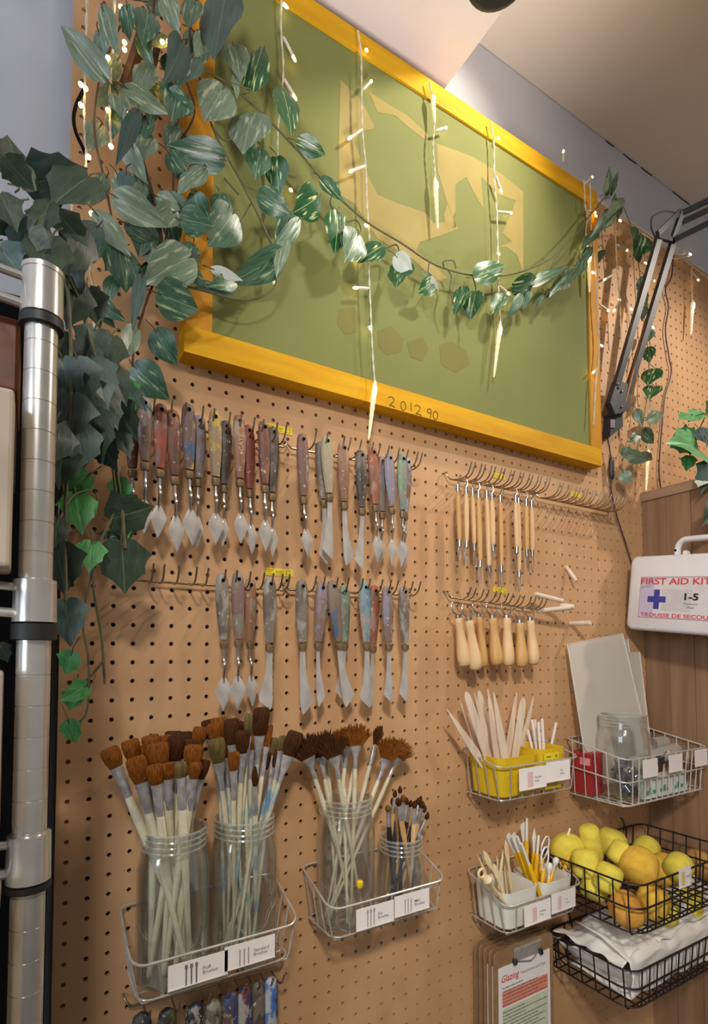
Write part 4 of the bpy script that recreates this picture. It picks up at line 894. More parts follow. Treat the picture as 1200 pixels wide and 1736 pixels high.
# red box
p = WX(985, 1262, .925)
t = thing('red_box', (.925, -.065, ZB4), 'red cardboard box at the left end of the large pale basket', 'box')
MB().box((.890, -.062, ZB4 + .001), (.928, -.014, -.200)).build('box_body', mat('red_card', (160, 44, 44), (148, 38, 38), rough=.5, scale=20), t, smooth=0)
MB().box((.889, -.063, -.205), (.929, -.013, -.1995)).build('box_lid', mat('red_card_lid', (170, 54, 52), (158, 46, 46), rough=.5, scale=20), t, smooth=0)
MB().box((.8885, -.060, -.224), (.8898, -.036, -.209)).build('box_label', mat('pink_sticker', (230, 150, 148), (222, 140, 138), rough=.6), t, smooth=0)
# frosted clear sheets
def sheet_mat():
    m = bpy.data.materials.new('frosted_sheet'); m.use_nodes = True; nt = m.node_tree; N = nt.nodes; L = nt.links; p = N['Principled BSDF']
    p.inputs['Roughness'].default_value = .35
    tc = N.new('ShaderNodeTexCoord'); no = N.new('ShaderNodeTexNoise'); no.inputs['Scale'].default_value = 14; L.new(tc.outputs['Object'], no.inputs['Vector'])
    r = N.new('ShaderNodeValToRGB'); r.color_ramp.elements[0].color = lin((230, 222, 208)); r.color_ramp.elements[1].color = lin((238, 230, 216)); L.new(no.outputs['Fac'], r.inputs[0]); L.new(r.outputs[0], p.inputs['Base Color'])
    tr = N.new('ShaderNodeBsdfTransparent'); tr.inputs[0].default_value = (.93, .93, .9, 1); mx = N.new('ShaderNodeMixShader'); mx.inputs[0].default_value = .55
    L.new(tr.outputs[0], mx.inputs[1]); L.new(p.outputs[0], mx.inputs[2]); L.new(mx.outputs[0], N['Material Output'].inputs[0]); return m
M_SHEET = sheet_mat(); M_SHEDGE = mat('sheet_edge', (216, 212, 200), (204, 200, 188), rough=.3)
def sheet(q, label):
    P = [W(*a) for a in q]; t = thing('clear_sheet', (P[2] + P[3])/2, label, 'plastic sheet', 'clear plastic sheets')
    n = (P[1] - P[0]).cross(P[3] - P[0]).normalized()
    MB().prism(P, n*.0022).build('sheet_panel', M_SHEET, t, smooth=0)
    e = MB(); e.tube([P[0], P[3]], .0013, n=6); e.tube([P[1], P[2]], .0013, n=6); e.tube([P[0], P[1]], .0009, n=6); e.build('sheet_edge', M_SHEDGE, t)
sheet(((1040,1088,-.006),(1064,1084,-.006),(1096,1320,-.030),(1050,1320,-.030)), 'clear plastic sheet at the very back showing a thin strip between two others')
sheet(((1006,1104,-.012),(1084,1106,-.012),(1110,1320,-.040),(1030,1330,-.040)), 'clear plastic sheet behind the front one, sticking out to the right')
sheet(((962,1092,-.018),(1055,1074,-.018),(1112,1318,-.052),(1000,1332,-.052)), 'large frosted clear plastic sheet leaning in front behind the wide jar')
M_TUBE = glass_mat('plastic_wrap', (.95, .95, .93), .4, .34, (.86, .84, .80))
def roll(a, b, r, label, cap):
    A, B = W(*a), W(*b); L = (B - A).length
    t = thing('plastic_roll', (A + B)/2, label, 'roll')
    MB().lathe([(r, 0), (r, L)], A, B - A, n=24, caps=False).build('roll_body', M_TUBE, t)
    MB().lathe([(r*.7, L - .002), (r*1.06, L - .001), (r*1.1, L + .003), (r*1.05, L + .006), (r*.75, L + .006)], A, B - A, n=24, caps=False).build('roll_rim', cap, t)
roll((1065,1298,-.085), (1186,1258,-.060), .016, 'clear plastic tube lying across the large pale basket with an open round end', M_ICE2)
roll((1104,1262,-.045), (1158,1252,-.038), .015, 'second clear plastic tube behind the open-ended one', M_ICE2)
# flat packets standing along the front
o = W(1092, 1345, -.136)
for k, (dx, w, c, lb) in enumerate(((0, .046, (206, 222, 204), 'pale green packet standing behind the front of the large pale basket'), (.049, .050, (214, 210, 200), 'clear packet of small pieces, middle of the packets in the large pale basket'), (.102, .055, (204, 216, 206), 'pale packet at the right end of the large pale basket front'))):
    x = min(o.x + dx, 1.12); t = thing('packet', (x + w/2, -.134, ZB4), lb, 'packet')
    MB().prism([(x, -.137, ZB4 + .001), (x + w, -.137, ZB4 + .001), (x + w, -.133, ZB4 + .045), (x, -.133, ZB4 + .045)], (0, .010, 0)).build('packet_body', mat('packet_%d' % k, c, tuple(v - 10 for v in c), rough=.3, scale=30), t, smooth=0)
    pr = MB()
    for j in range(3): pr.box((x + .006 + j*.012, -.1378, ZB4 + .010), (x + .013 + j*.012, -.1372, ZB4 + .017 + .006*(j % 2)))
    pr.build('packet_print', mat('packet_ink', (96, 150, 120), (70, 110, 96), rough=.7), t, smooth=0)

# ------------------------------------------------------------------ sponges
M_SPL = mat('lime_sponge', (236, 216, 84), (222, 200, 68), rough=.9, scale=60, bump=.35, bscale=420)
M_SPY = mat('yellow_sponge', (236, 192, 72), (222, 172, 54), rough=.9, scale=60, bump=.6, bscale=300)
M_SPO = mat('orange_sponge', (218, 158, 66), (202, 138, 50), rough=.9, scale=50, bump=.8, bscale=260)
M_SPB = mat('buff_sponge', (196, 150, 82), (180, 132, 66), rough=.9, scale=50, bump=.5, bscale=300)
def sponge(u, v, y, r, L, ax, m, label, rough=.0, flat=1.0):
    ext = max(r, L/2*abs(V(ax).normalized().x) + r*.6)
    while W(u, v, y).x - ext < .802 and y < -.045: y += .004      # keep it inside the basket's left side
    while W(u, v, y).y - r < -.212: y += .004
    c = W(u, v, y); d = V(ax).normalized(); mb = MB(); h = L/2; e = min(r*.6, L*.4)
    mb.lathe([(r*.05, -h), (r*.72, -h + e*.12), (r*.94, -h + e*.5), (r, -h + e*1.1), (r*1.02, 0), (r, h - e*1.1), (r*.94, h - e*.5), (r*.72, h - e*.12), (r*.05, h)], c, d, n=28, sx=flat)
    if rough:
        s = rnd.uniform(0, 50)
        mb.v = [tuple(c + (V(p) - c)*(1 + rough*(math.sin(p[0]*190 + s) + math.sin(p[2]*230 + s*2) + math.sin(p[1]*210 + s*3))/3)) for p in mb.v]
    o = mb.build('sponge', m, None, smooth=75, origin=c); tag(o, label, 'sponge', 'sponges in the dark basket')
sponge(962,1442,-.06,.036,.045,(.3,.9,.2),M_SPL,'round lime sponge at the back left, behind the white cup tools')
sponge(1002,1430,-.075,.020,.078,(-.35,-.1,1),M_SPL,'long lime sponge standing upright at the back')
sponge(1036,1428,-.055,.030,.052,(.1,-.3,1),M_SPL,'lime sponge at the back, middle')
sponge(1052,1447,-.10,.0235,.048,(.5,-.2,.8),M_SPL,'small lime sponge leaning between the back one and the big yellow one')
sponge(1082,1468,-.135,.036,.062,(.7,.2,.5),M_SPY,'big porous yellow sponge on top in the middle')
sponge(993,1464,-.115,.026,.056,(.2,.2,1),M_SPL,'pale lime sponge at the left side near the white cups')
sponge(1030,1488,-.165,.0245,.052,(.35,-.2,1),M_SPL,'bright lime sponge standing at the front left')
sponge(1008,1502,-.15,.026,.05,(.6,.1,.8),M_SPL,'lime sponge low at the left corner')
sponge(1122,1475,-.10,.034,.06,(.2,.6,-.5),M_SPY,'yellow sponge with a deep crease at the right of the big porous one',.03)
sponge(1095,1440,-.05,.028,.05,(.8,.1,.3),M_SPL,'lime sponge in the shade behind the big yellow one')
sponge(1063,1542,-.178,.033,.046,(.1,-.6,.7),M_SPO,'orange porous sponge low at the front corner',.03)
sponge(1106,1530,-.165,.030,.056,(.2,-.3,1),M_SPY,'yellow sponge behind the front wires, right of the orange one')
sponge(1128,1545,-.150,.024,.05,(.3,.1,1),M_SPL,'narrow lime sponge behind the front wires')
sponge(1168,1532,-.150,.026,.06,(.1,.0,1),M_SPL,'lime sponge under the sponge card at the right')
sponge(1150,1470,-.14,.028,.05,(.8,.1,.3),M_SPL,'lime sponge partly behind the sponge card')
sponge(1192,1462,-.115,.036,.075,(.9,-.1,.2),M_SPB,'buff sponge on top at the right picture edge')

# ------------------------------------------------------------------ crumpled white paper
M_PAPER = mat('white_tissue', (234, 226, 214), (226, 216, 204), rough=.75, scale=14, bump=.25, bscale=40)
def crumple(name, fn, nu, nv, label, m=None):
    P = [[V(fn(i/(nu-1), j/(nv-1))) for j in range(nv)] for i in range(nu)]
    o = MB().grid(P).build(name, m or M_PAPER, None, smooth=65)
    md = o.modifiers.new('thickness', 'SOLIDIFY'); md.thickness = .0006
    return tag(o, label, 'paper', 'white tissue in the dark basket')
def wob(a, b, s, k): return k*(math.sin(a*7.3 + s) * math.sin(b*5.1 + s*1.7) + .5*math.sin(a*15 + b*11 + s*2.2) + .3*math.sin(a*31 - b*23 + s))
zB7 = -.626
def f1(a, b):   # sheet lining the front: bottom, front wall, folding back over the top
    x = .835 + .31*a; s = b
    if s < .3: y, z = -.04 - .14*s/.3, zB7 + .006
    elif s < .62: y, z = -.180, zB7 + .006 + .062*(s - .3)/.32
    else: q = (s - .62)/.38; y, z = -.180 + .12*q, zB7 + .068 + .055*math.sin(q*2.2)*(.5 + .7*a)
    return (x + wob(a, b, 1, .004), y + wob(b, a, 2, .003) + .002, z + abs(wob(a, b, 3, .006)))
crumple('tissue_paper', f1, 40, 40, 'white tissue filling the front of the lower dark basket')
def f2(a, b):
    x = .82 + .20*a; y = -.02 - .150*b; z = -.560 + .050*math.sin(a*2.6)*math.sin(b*2.4) - .03*a*b
    return (x + wob(a, b, 5, .004), y, z + wob(a, b, 6, .007))
crumple('tissue_paper', f2, 30, 30, 'greyish tissue mound at the left back of the lower dark basket')
def f3(a, b):
    x = .93 + .23*a; y = -.045 - .13*b; z = -.548 + .045*math.sin(b*2.8 + .2)*(.5 + .8*a) + .018*a
    return (x + wob(a, b, 8, .005), y + wob(b, a, 9, .004), z + wob(a, b, 10, .008))
crumple('tissue_paper', f3, 34, 30, 'brightest folded tissue peak rising at the right of the lower dark basket')
def f4(a, b):
    x = .822 + .05*b + .02*a; y = -.03 - .14*a; z = -.575 - .05*b
    return (x + wob(a, b, 12, .003), y, z + wob(a, b, 13, .004))
crumple('tissue_paper', f4, 24, 16, 'tissue edge drooping against the left wires of the lower dark basket')

# ------------------------------------------------------------------ clipboards
M_BOARD = mat('clipboard_hardboard', (158, 122, 84), (140, 106, 70), rough=.6, scale=40)
CBW, CBH = .158, .235
o = W(838, 1622, -.052)
lbs = ['clipboard at the very back of the hanging stack','fourth clipboard from the front of the hanging stack','middle clipboard of the hanging stack','second clipboard from the front of the hanging stack','front clipboard showing a printed Glazing sheet']
for k in range(5):
    y = -.012 - .0095*k; x = .608 + .003*k; z1 = -.531 - .0012*k
    t = thing('clipboard', (x + CBW/2, y, z1 - CBH), lbs[k], 'clipboard', 'hanging clipboards')
    rc = .012; pts = []
    for cx, cz, s in ((x + CBW - rc, z1 - rc, 0), (x + rc, z1 - rc, 1), (x + rc, z1 - CBH + rc, 2), (x + CBW - rc, z1 - CBH + rc, 3)):
        for i in range(6): a = PI/2*(s + i/5); pts.append((cx + rc*math.cos(a), y, cz + rc*math.sin(a)))
    MB().prism(pts[::-1], (0, .003, 0)).build('board', M_BOARD, t, smooth=0)
    if k in (2, 3): MB().box((x + .006, y - .0012, z1 - CBH + .01), (x + CBW - .006, y - .0004, z1 - .03)).build('paper_sheet', M_CARD, t, smooth=0)
    cx = x + CBW*.52
    MB().prism([(cx - .036, y - .001, z1 - .030), (cx - .036, y - .004, z1 - .010), (cx - .034, y - .0065, z1 - .006), (cx - .033, y - .001, z1 - .004)], (.072, 0, 0)).build('clip_plate', M_WIRE, t, smooth=0); cp = WLAST[0]
    if k == 4:
        for s in (-1, 1): MB().lathe([(.004, 0), (.005, .004), (.0035, .010)], (cx + s*.034, y - .004, z1 - .021), (s*.2, -.3, -1), n=10).build('clip_foot', M_RUB, cp)
        MB().tube(smooth_path([V((cx - .028, y - .003, z1 - .028)), V((cx, y - .006, z1 - .033)), V((cx + .012, y - .006, z1 - .033)), V((cx + .030, y - .004, z1 - .024))], 5), .0011, n=6).build('clip_wire', M_CHROME, cp)
        p0 = (x + .009, z1 - .030); pw, ph = CBW - .020, CBH - .034; yy = y - .0012
        MB().box((p0[0], yy, p0[1] - ph), (p0[0] + pw, y - .0003, p0[1])).build('paper_sheet', M_CARD, t, smooth=0); ps = WLAST[0]
        rect = lambda a, b, c, d_, q=0.0: MB().add([(p0[0] + pw*a, yy - .0002 - q, p0[1] - ph*d_), (p0[0] + pw*c, yy - .0002 - q, p0[1] - ph*d_), (p0[0] + pw*c, yy - .0002 - q, p0[1] - ph*b), (p0[0] + pw*a, yy - .0002 - q, p0[1] - ph*b)], [(0,1,2,3)])
        rect(.06, .225, .95, .36).build('red_highlight', mat('salmon_highlight', (232, 142, 112), (224, 130, 100), rough=.8), ps, smooth=0)
        rect(.06, .375, .95, .99).build('green_highlight', mat('sage_highlight', (204, 210, 176), (196, 202, 166), rough=.8), ps, smooth=0)
        text_mb('Glazing', (p0[0] + pw*.05, yy - .0004, p0[1] - ph*.135), (1, 0, 0), (0, 0, 1), .0125, width=.046, shear=.25, bold=.01).build('red_title', mat('red_ink', (206, 60, 52), (196, 50, 44), rough=.7), ps, smooth=0)
        tx = text_mb('Instructions and Tips', (p0[0] + pw*.42, yy - .0004, p0[1] - ph*.125), (1, 0, 0), (0, 0, 1), .0055, width=.066)
        tx.build('printed_heading', M_PRINT, ps, smooth=0)
        ln = MB(); zz = .185
        for j in range(26):
            zf = .185 + j*.031
            if .36 < zf < .385: continue
            w = rnd.choice((.93, .93, .75, .5, .88)) if j else .45
            a0 = p0[0] + pw*.07
            while a0 < p0[0] + pw*w:
                b0 = min(a0 + rnd.uniform(.004, .013), p0[0] + pw*w)
                ln.add([(a0, yy - .0005, p0[1] - ph*(zf + .009)), (b0, yy - .0005, p0[1] - ph*(zf + .009)), (b0, yy - .0005, p0[1] - ph*zf), (a0, yy - .0005, p0[1] - ph*zf)], [(0,1,2,3)]); a0 = b0 + .0012
        ln.build('printed_lines', M_PRINT, ps, smooth=0)
# peg the clipboards hang from
o = MB().tube([V((.775, -.0005, -.546)), V((.775, -.062, -.543)), V((.775, -.070, -.539))], .0018, n=8).build('hang_peg', M_CHROME, None)
tag(o, 'steel peg carrying the stack of clipboards beneath the white cup basket', 'peg')

# ------------------------------------------------------------------ first aid kit
far = V((.094, 1.104, .124)).normalized(); rd = -far; up = V((0, 0, 1)); up = (up - rd*up.dot(rd)).normalized(); nn = rd.cross(up)   # nn faces into the room
K0 = W(1058, 1067, -.010)
def K(u, v, lift=0.0):
    d = ray(u, v); s = (K0 - CAM).dot(nn)/d.dot(nn); return CAM + d*s + nn*lift
KL = lambda a, b, c=0.0: K0 + rd*a + up*b + nn*c
KW, KH, KT = (K(1129, 943) - K0).dot(rd) + (K(1238, 943) - K0).dot(rd), (K(1062, 943) - K0).dot(up), .062
t = thing('first_aid_kit', KL(KW/2, 0, -KT/2), 'white plastic first aid kit case with a blue cross on the brown cabinet', 'first aid kit')
M_KIT = mat('white_kit_plastic', (226, 222, 220), (218, 214, 212), rough=.38, scale=10)
def rr(ins, c, rc=.014):
    out = []; a0, a1, b0, b1 = ins, KW - ins, ins, KH - ins
    for cx, cy, s in ((a1-rc, b1-rc, 0), (a0+rc, b1-rc, 1), (a0+rc, b0+rc, 2), (a1-rc, b0+rc, 3)):
        for i in range(7): a = PI/2*(s + i/6); out.append(KL(cx + rc*math.cos(a), cy + rc*math.sin(a), c))
    return out
def shell(levels):
    R = [rr(*l) for l in levels]; n = 28; mb = MB()
    return mb.add([p for r in R for p in r], [(i*n + k, i*n + (k+1) % n, (i+1)*n + (k+1) % n, (i+1)*n + k) for i in range(len(R)-1) for k in range(n)] + [tuple(range(n-1, -1, -1)), tuple(range((len(R)-1)*n, len(R)*n))])
shell([(.008, -KT), (.002, -KT + .004), (0, -KT*.5 - .001)]).build('case_back', M_KIT, t, smooth=50)
shell([(0, -KT*.5), (.001, -.010), (.0035, -.003), (.009, 0)]).build('case_lid', M_KIT, t, smooth=50)
h0, h1 = (K(1129, 943) - K0).dot(rd), KW - (K(1129, 943) - K0).dot(rd)
hp = [KL(h0 + .006, KH - .003, -.030), KL(h0 + .006, KH + .018, -.030), KL(h0 + .014, KH + .030, -.030), KL(h0 + .03, KH + .034, -.030), KL(h1 - .03, KH + .034, -.030), KL(h1 - .014, KH + .030, -.030), KL(h1 - .006, KH + .018, -.030), KL(h1 - .006, KH - .003, -.030)]
MB().tube(smooth_path(hp, 5), .0066, n=10, flat=1.2).build('handle', M_KIT, t); kh = WLAST[0]
MB().lathe([(.0026, 0), (.0026, .001)], KL(h0 + .006, KH + .010, -.0215), nn, n=12).build('hang_slot', M_BLACK, kh)
MB().prism([KL(h0 + .024, KH - .002, -.02), KL(h0 + .034, KH - .002, -.02), KL(h0 + .034, KH + .006, -.02), KL(h0 + .029, KH + .009, -.02), KL(h0 + .024, KH + .006, -.02)], -nn*.01).build('latch', M_KIT, t, smooth=0)
# printed label
LBL = K(1081.5, 1046); LTL = K(1084, 978.5); la, lb_ = (LBL - K0).dot(rd), (LBL - K0).dot(up); lt_ = (LTL - K0).dot(up); lw = .235 - 2*la; lwf = (KW - 2*la)/lw; lh = lt_ - lb_
Q = lambda a, b, c: KL(la + lw*a, lb_ + lh*b, c)
rc_ = lambda a, b, c, d_, l: MB().add([Q(a, b, l), Q(c, b, l), Q(c, d_, l), Q(a, d_, l)], [(0,1,2,3)])
M_RED = mat('red_print', (214, 72, 84), (206, 62, 76), rough=.6)
rc_(0, 0, lwf, 1, .0004).build('label_border', mat('maroon_border', (150, 70, 92), (142, 62, 84), rough=.6), t, smooth=0)
rc_(.006, .014, lwf - .006, .986, .0006).build('label_sheet', mat('label_white', (220, 214, 212), (214, 208, 206), rough=.6), t, smooth=0); LS = WLAST[0]
rc_(.008, .02, .21, .98, .0007).build('label_tint', mat('lavender_tint', (196, 186, 206), (190, 180, 200), rough=.6), LS, smooth=0)
rc_(.33, .18, .73, .70, .0008).build('label_panel', mat('grey_panel', (206, 200, 198), (200, 194, 192), rough=.6), LS, smooth=0)
ku = lambda u, v: (K(u, v, .0010))
def kt(s, u0, v0, u1, hpx, m, nm, bold=.0, shear=0.0):
    A = ku(u0, v0); w = (ku(u1, v0) - A).dot(rd); h = (ku(u0, v0 - hpx) - A).dot(up)
    text_mb(s, KL((A-K0).dot(rd), (A-K0).dot(up), .0009), rd, up, h, width=w, bold=bold, shear=shear).build(nm, m, LS, smooth=0)
kt('FIRST AID KIT', 1087, 990.5, 1206, 10, M_RED, 'red_lettering', .02)
kt('TROUSSE DE SECOURS', 1085.5, 1044, 1217, 6, M_RED, 'red_lettering', .02)
cx_ = ku(1113, 1016); a_, b_ = (cx_-K0).dot(rd), (cx_-K0).dot(up); s1, s2 = .0068, .0218
MB().add([KL(a_ + x, b_ + y, .0010) for x, y in ((-s1,-s2),(s1,-s2),(s1,-s1),(s2,-s1),(s2,s1),(s1,s1),(s1,s2),(-s1,s2),(-s1,s1),(-s2,s1),(-s2,-s1),(-s1,-s1))], [tuple(range(12))]).build('blue_cross', mat('cross_blue', (62, 66, 150), (56, 58, 142), rough=.6), LS, smooth=0)
kt('1-5', 1160, 1017, 1184, 11, mat('black_ink', (34, 28, 30), (28, 24, 26), rough=.7), 'size_number', .035)
kt('Persons', 1159, 1025, 1182, 3, M_PRINT, 'small_print', .01); kt('Plus', 1164, 1032, 1176, 4, M_PRINT, 'small_print', .01)
kt('v', 1088, 997, 1092, 3, mat('mauve_print', (150, 80, 130), (140, 70, 120), rough=.7), 'small_mark', .04)
rc_(.055, .755, .16, .785, .0009).build('small_print', mat('pale_mauve_print', (176, 154, 182), (168, 146, 176), rough=.7), LS, smooth=0)
# ------------------------------------------------------------------ articulated desk lamp
t = thing('desk_lamp', W(1035, 730, -.02), 'dark articulated desk lamp arm fixed to the board beside the green screen', 'lamp')
def flatbar(mb, A, B, wd, th):
    d = (B - A).normalized(); n = V((0, -1, 0)); n = (n - d*n.dot(d)).normalized(); e = d.cross(n)
    mb.prism([A - e*wd, A + e*wd, B + e*wd, B - e*wd], n*th); return mb
mb = MB().prism([W(u, v, -.004) for u, v in ((1024,706),(1042,706),(1043,728),(1030,738),(1021,745))], (0, -.020, 0)); wb = mb.build('wall_bracket', M_LAMP, t, smooth=0)
MB().prism([W(u, v, -.0245) for u, v in ((1034,711),(1041,712),(1041,726),(1034,725))], (0, -.002, 0)).build('bracket_insert', mat('grey_insert', (122, 112, 120), (110, 100, 108), rough=.5), wb, smooth=0)
MB().prism([W(u, v, -.026) for u, v in ((1025,686),(1037,648),(1048,652),(1060,657),(1059,698),(1034,706))], (0, -.014, 0)).build('lower_joint', M_LAMP, t, smooth=0); lj = WLAST[0]
E1, E2 = W(1114, 402, -.080), W(1138, 410, -.080)
flatbar(MB(), W(1040, 660, -.030), E1, .0084, .010).build('arm_bar', M_LAMP, t, smooth=0)
flatbar(MB(), W(1060, 668, -.030), E2, .0084, .010).build('arm_bar', M_LAMP, t, smooth=0)
for u, v in ((1046,651),(1048,657),(1053,664),(1053,690)): MB().lathe([(.0028, 0), (.0028, .003), (.0015, .004)], W(u, v, -.0405), (0, -1, 0), n=10).build('screw', M_CHROME, lj)
MB().tube([W(1094, 545, -.055), W(1055, 700, -.035)], .0032, n=8).build('arm_shadow_rod', mat('arm_shadow_brown', (150, 98, 58), (120, 76, 44), rough=.4, metal=.6, scale=400, stretch=(1, 1, 1)), t)  # shadow of the arm on the board, modelled as a brown rod
P3 = W(1152, 362, -.095)
pl = MB(); flatbar(pl, W(1112, 398, -.084), W(1150, 360, -.098), .006, .008); flatbar(pl, W(1112, 402, -.084), W(1140, 410, -.084), .006, .008); flatbar(pl, W(1136, 412, -.084), W(1153, 362, -.1), .007, .008)
pl.build('elbow_joint', M_LAMP, t, smooth=0)
HD = LAMP_HEAD + V((.03, 0, .035))
for (u, v, y), dz in (((1152, 364, -.098), .016), ((1156, 378, -.096), .004), ((1142, 408, -.090), -.010)):
    flatbar(MB(), W(u, v, y), HD + V((0, 0, dz)), .0058, .009).build('arm_bar', M_LAMP, t, smooth=0)
dl = (V((1.0, 0, .35)) - LAMP_HEAD).normalized()
MB().lathe([(.018, -.060), (.024, -.055), (.028, -.020), (.062, .030), (.064, .032), (.060, .030), (.026, -.020), (.020, -.050)], LAMP_HEAD - dl*.012, dl, n=28, caps=False).build('lamp_shade', M_LAMP, t, smooth=50); sh = WLAST[0]
MB().lathe([(.004, -.045), (.012, -.040), (.014, -.030), (.008, -.022), (.001, -.020)], LAMP_HEAD - dl*.004, dl, n=16).build('light_bulb', mat('lamp_bulb', (255, 240, 210), (255, 236, 200), emit=(255, 214, 150), estr=6), sh)
MB().tube(smooth_path([W(1110, 402, -.09), W(1104, 385, -.10), W(1106, 368, -.10), W(1122, 359, -.10), W(1138, 359, -.10), W(1152, 364, -.10)], 6), .0016, n=7).build('lamp_cable', M_RUB, t)
MB().tube(smooth_path([W(1028, 735, -.014), W(1033, 760, -.012), W(1036, 778, -.012)], 5), .0016, n=7).build('power_cable', mat('brown_cable', (84, 54, 56), (66, 44, 48), rough=.5), t)
MB().lathe([(.003, 0), (.0062, .003), (.0075, .012), (.0075, .040), (.0062, .050), (.003, .053)], W(1036, 775, -.013), (0.02, 0, -1), n=16, sx=.75, xdir=(1, 0, 0)).build('inline_switch', M_LAMP, t, smooth=60)
MB().tube(smooth_path([W(1035, 815, -.012), W(1037, 840, -.010), W(1047, 880, -.008), W(1060, 920, -.006), W(1072, 960, -.004)], 6), .0017, n=7).build('power_cable', MATS['brown_cable'], t)
# brown cord trailing down the right of the board
o = MB().tube(smooth_path([W(1141,432,-.008), W(1138,470,-.007), W(1128,490,-.007), W(1133,520,-.006), W(1128,560,-.006), W(1134,605,-.006), W(1138,632,-.006), W(1128,670,-.005), W(1124,700,-.005), W(1119,760,-.005), W(1117,800,-.005), W(1121,838,-.005)], 6), .0019, n=7).build('hanging_cord', MATS['brown_cable'], None)
tag(o, 'thin brown cord wandering down the right of the pegboard to the wooden cabinet', 'cord')
o = MB().tube(smooth_path([W(143,150,-.05), W(130,175,-.05), W(125,200,-.05), W(129,225,-.05), W(141,252,-.05), W(150,275,-.045)], 6), .0022, n=7).build('hanging_cord', M_BLACK, None)
tag(o, 'dark cord bowing along the left edge of the pegboard beside the leaves', 'cord')
# black spotlight above
s0 = W(846, -36, -.30); t = thing('ceiling_spotlight', s0, 'black cylindrical spotlight at the top edge hanging from the ceiling', 'spotlight')
ax = V((.06, -.12, -1)).normalized()
q = W(850, -40, -.30)
MB().lathe([(.030, -.15), (.048, -.14), (.049, -.02), (.047, -.006), (.038, .0), (.001, .001)], q - ax*.004, ax, n=32).build('lamp_housing', M_RUB, t, smooth=50)
MB().tube([q - ax*.15, V((q.x - .01, q.y + .02, 1.325))], .007, n=10).build('stem', M_RUB, t)

# ------------------------------------------------------------------ fairy lights
fl = thing('icicle_light_string', W(612, 60, -.042), 'warm white icicle light string draped along the frame top and down the board', 'fairy lights')
cable = [(95,-40),(150,-30),(215,-30),(330,-42),(478,-25),(540,8),(607,50),(670,95),(727,133),(780,168),(832,200),(900,238),(955,268),(990,300),(1012,318)]
MB().tube(smooth_path([V((W(u, v, -.030).x, -.014, FZ1 + .0025)) for u, v in cable] + [W(1042,362,-.016), W(1098,402,-.016), W(1150,434,-.016), W(1215,484,-.016)], 4), .0013, n=6).build('main_cable', M_CORD, fl)
yD = -.043
def drop(pts, y):
    P = smooth_path([W(u, v, y) for u, v in pts], 8)
    a = MB()
    for s in (0, 1):   # two twisted strands
        Q = []
        for i, p in enumerate(P): Q.append(p + V((.0009*math.cos(i*1.1 + s*PI), .0009*math.sin(i*1.1 + s*PI), 0)))
        a.tube(Q, .0010, n=5)
    a.build('drop_cord', M_CORD, fl)
def bulb(a, b, y, m=M_LED, r=.0022):
    B = W(b[0], b[1], y)
    if a is not None:
        A = W(a[0], a[1], y); d = (B - A).normalized(); L = (B - A).length
        h = MB().lathe([(.0012, 0), (.0022, .002), (.0026, L*.35), (.0026, L - .003)], A, d, n=9).build('bulb_holder', M_CORD, fl)
        MB().lathe([(.0022, -.003), (r, .0), (r, .003), (r*.5, .0055), (.0003, .006)], B, d, n=10).build('bulb', m, h)
    else:
        MB().lathe([(.0006, -.0042), (r*.9, -.002), (r*1.05, .001), (r*.6, .0036), (.0004, .0044)], B, (.3, -.5, -.8), n=10).build('bulb', m, fl)
def icicle(a, b, y, tipy=None):
    A, B = W(a[0], a[1], y), W(b[0], b[1], y); d = B - A; L = d.length
    pr = [(.0012, 0), (.0034, L*.06), (.0046, L*.18), (.0048, L*.30)]
    for k in range(1, 13): f = .30 + .68*k/12; pr.append((.0048*(1 - .62*(f - .3)/.7) * (1.08 if k % 2 else .9), L*f))
    pr.append((.0006, L))
    MB().lathe(pr, A, d, n=10).build('icicle_tip', M_ICE, fl, smooth=30); it = WLAST[0]
    MB().lathe([(.0005, L*.10), (.0026, L*.14), (.0026, L*.24), (.0005, L*.3)], A + V((0, -.004, 0)), d, n=8).build('bulb', M_LEDW, it)
drop([(478,-25),(476,40),(480,120),(473,190),(470,250),(473,330),(466,420),(465,440)], yD)
bulb((478,4),(483,9), yD, M_LEDW); bulb((480,62),(498,98), yD); bulb((480,132),(499,164), yD); bulb(None,(493,322), yD); icicle((466,436),(464,482), yD)
drop([(607,52),(612,95),(613,150),(614,215),(620,285),(622,350),(626,400),(625,450),(628,520),(631,590),(635,648)], yD)
bulb(None,(621,85), yD, M_LEDW); bulb((615,152),(628,139), yD); bulb((614,219),(593,234), yD); bulb((619,281),(595,290), yD); bulb(None,(620,382), yD); bulb(None,(606,440), -.036); bulb((625,489),(603,488), yD); bulb(None,(627,556), yD, M_LEDW); icicle((636,645),(625,746), yD)
drop([(727,137),(735,172),(736,210),(734,250),(737,290),(738,312)], yD)
bulb((738,222),(755,217), yD); icicle((733,160),(737,210), yD); icicle((737,300),(742,388), yD)
drop([(832,205),(837,240),(838,300),(842,360),(844,430),(845,490),(848,548)], yD)
bulb(None,(845,234), yD, M_LEDW); bulb((840,298),(849,323), yD); bulb((842,359),(865,361), yD); bulb(None,(845,430), yD); bulb((846,485),(861,497), yD); icicle((848,545),(837,640), yD)
drop([(990,305),(992,350),(996,365),(993,395),(998,425)], yD); drop([(1000,305),(1001,350),(1003,400),(1009,450),(1012,520),(1016,590),(1010,650),(1006,720)], yD)
bulb((992,312),(1003,301), yD, M_LEDW); bulb((996,358),(1008,360), yD); bulb(None,(1010,366), yD); bulb(None,(994,415), yD, M_LEDW); bulb(None,(1005,462), yD, M_LEDW); icicle((997,425),(999,496), yD); bulb((955,274),(955,258), -.034)
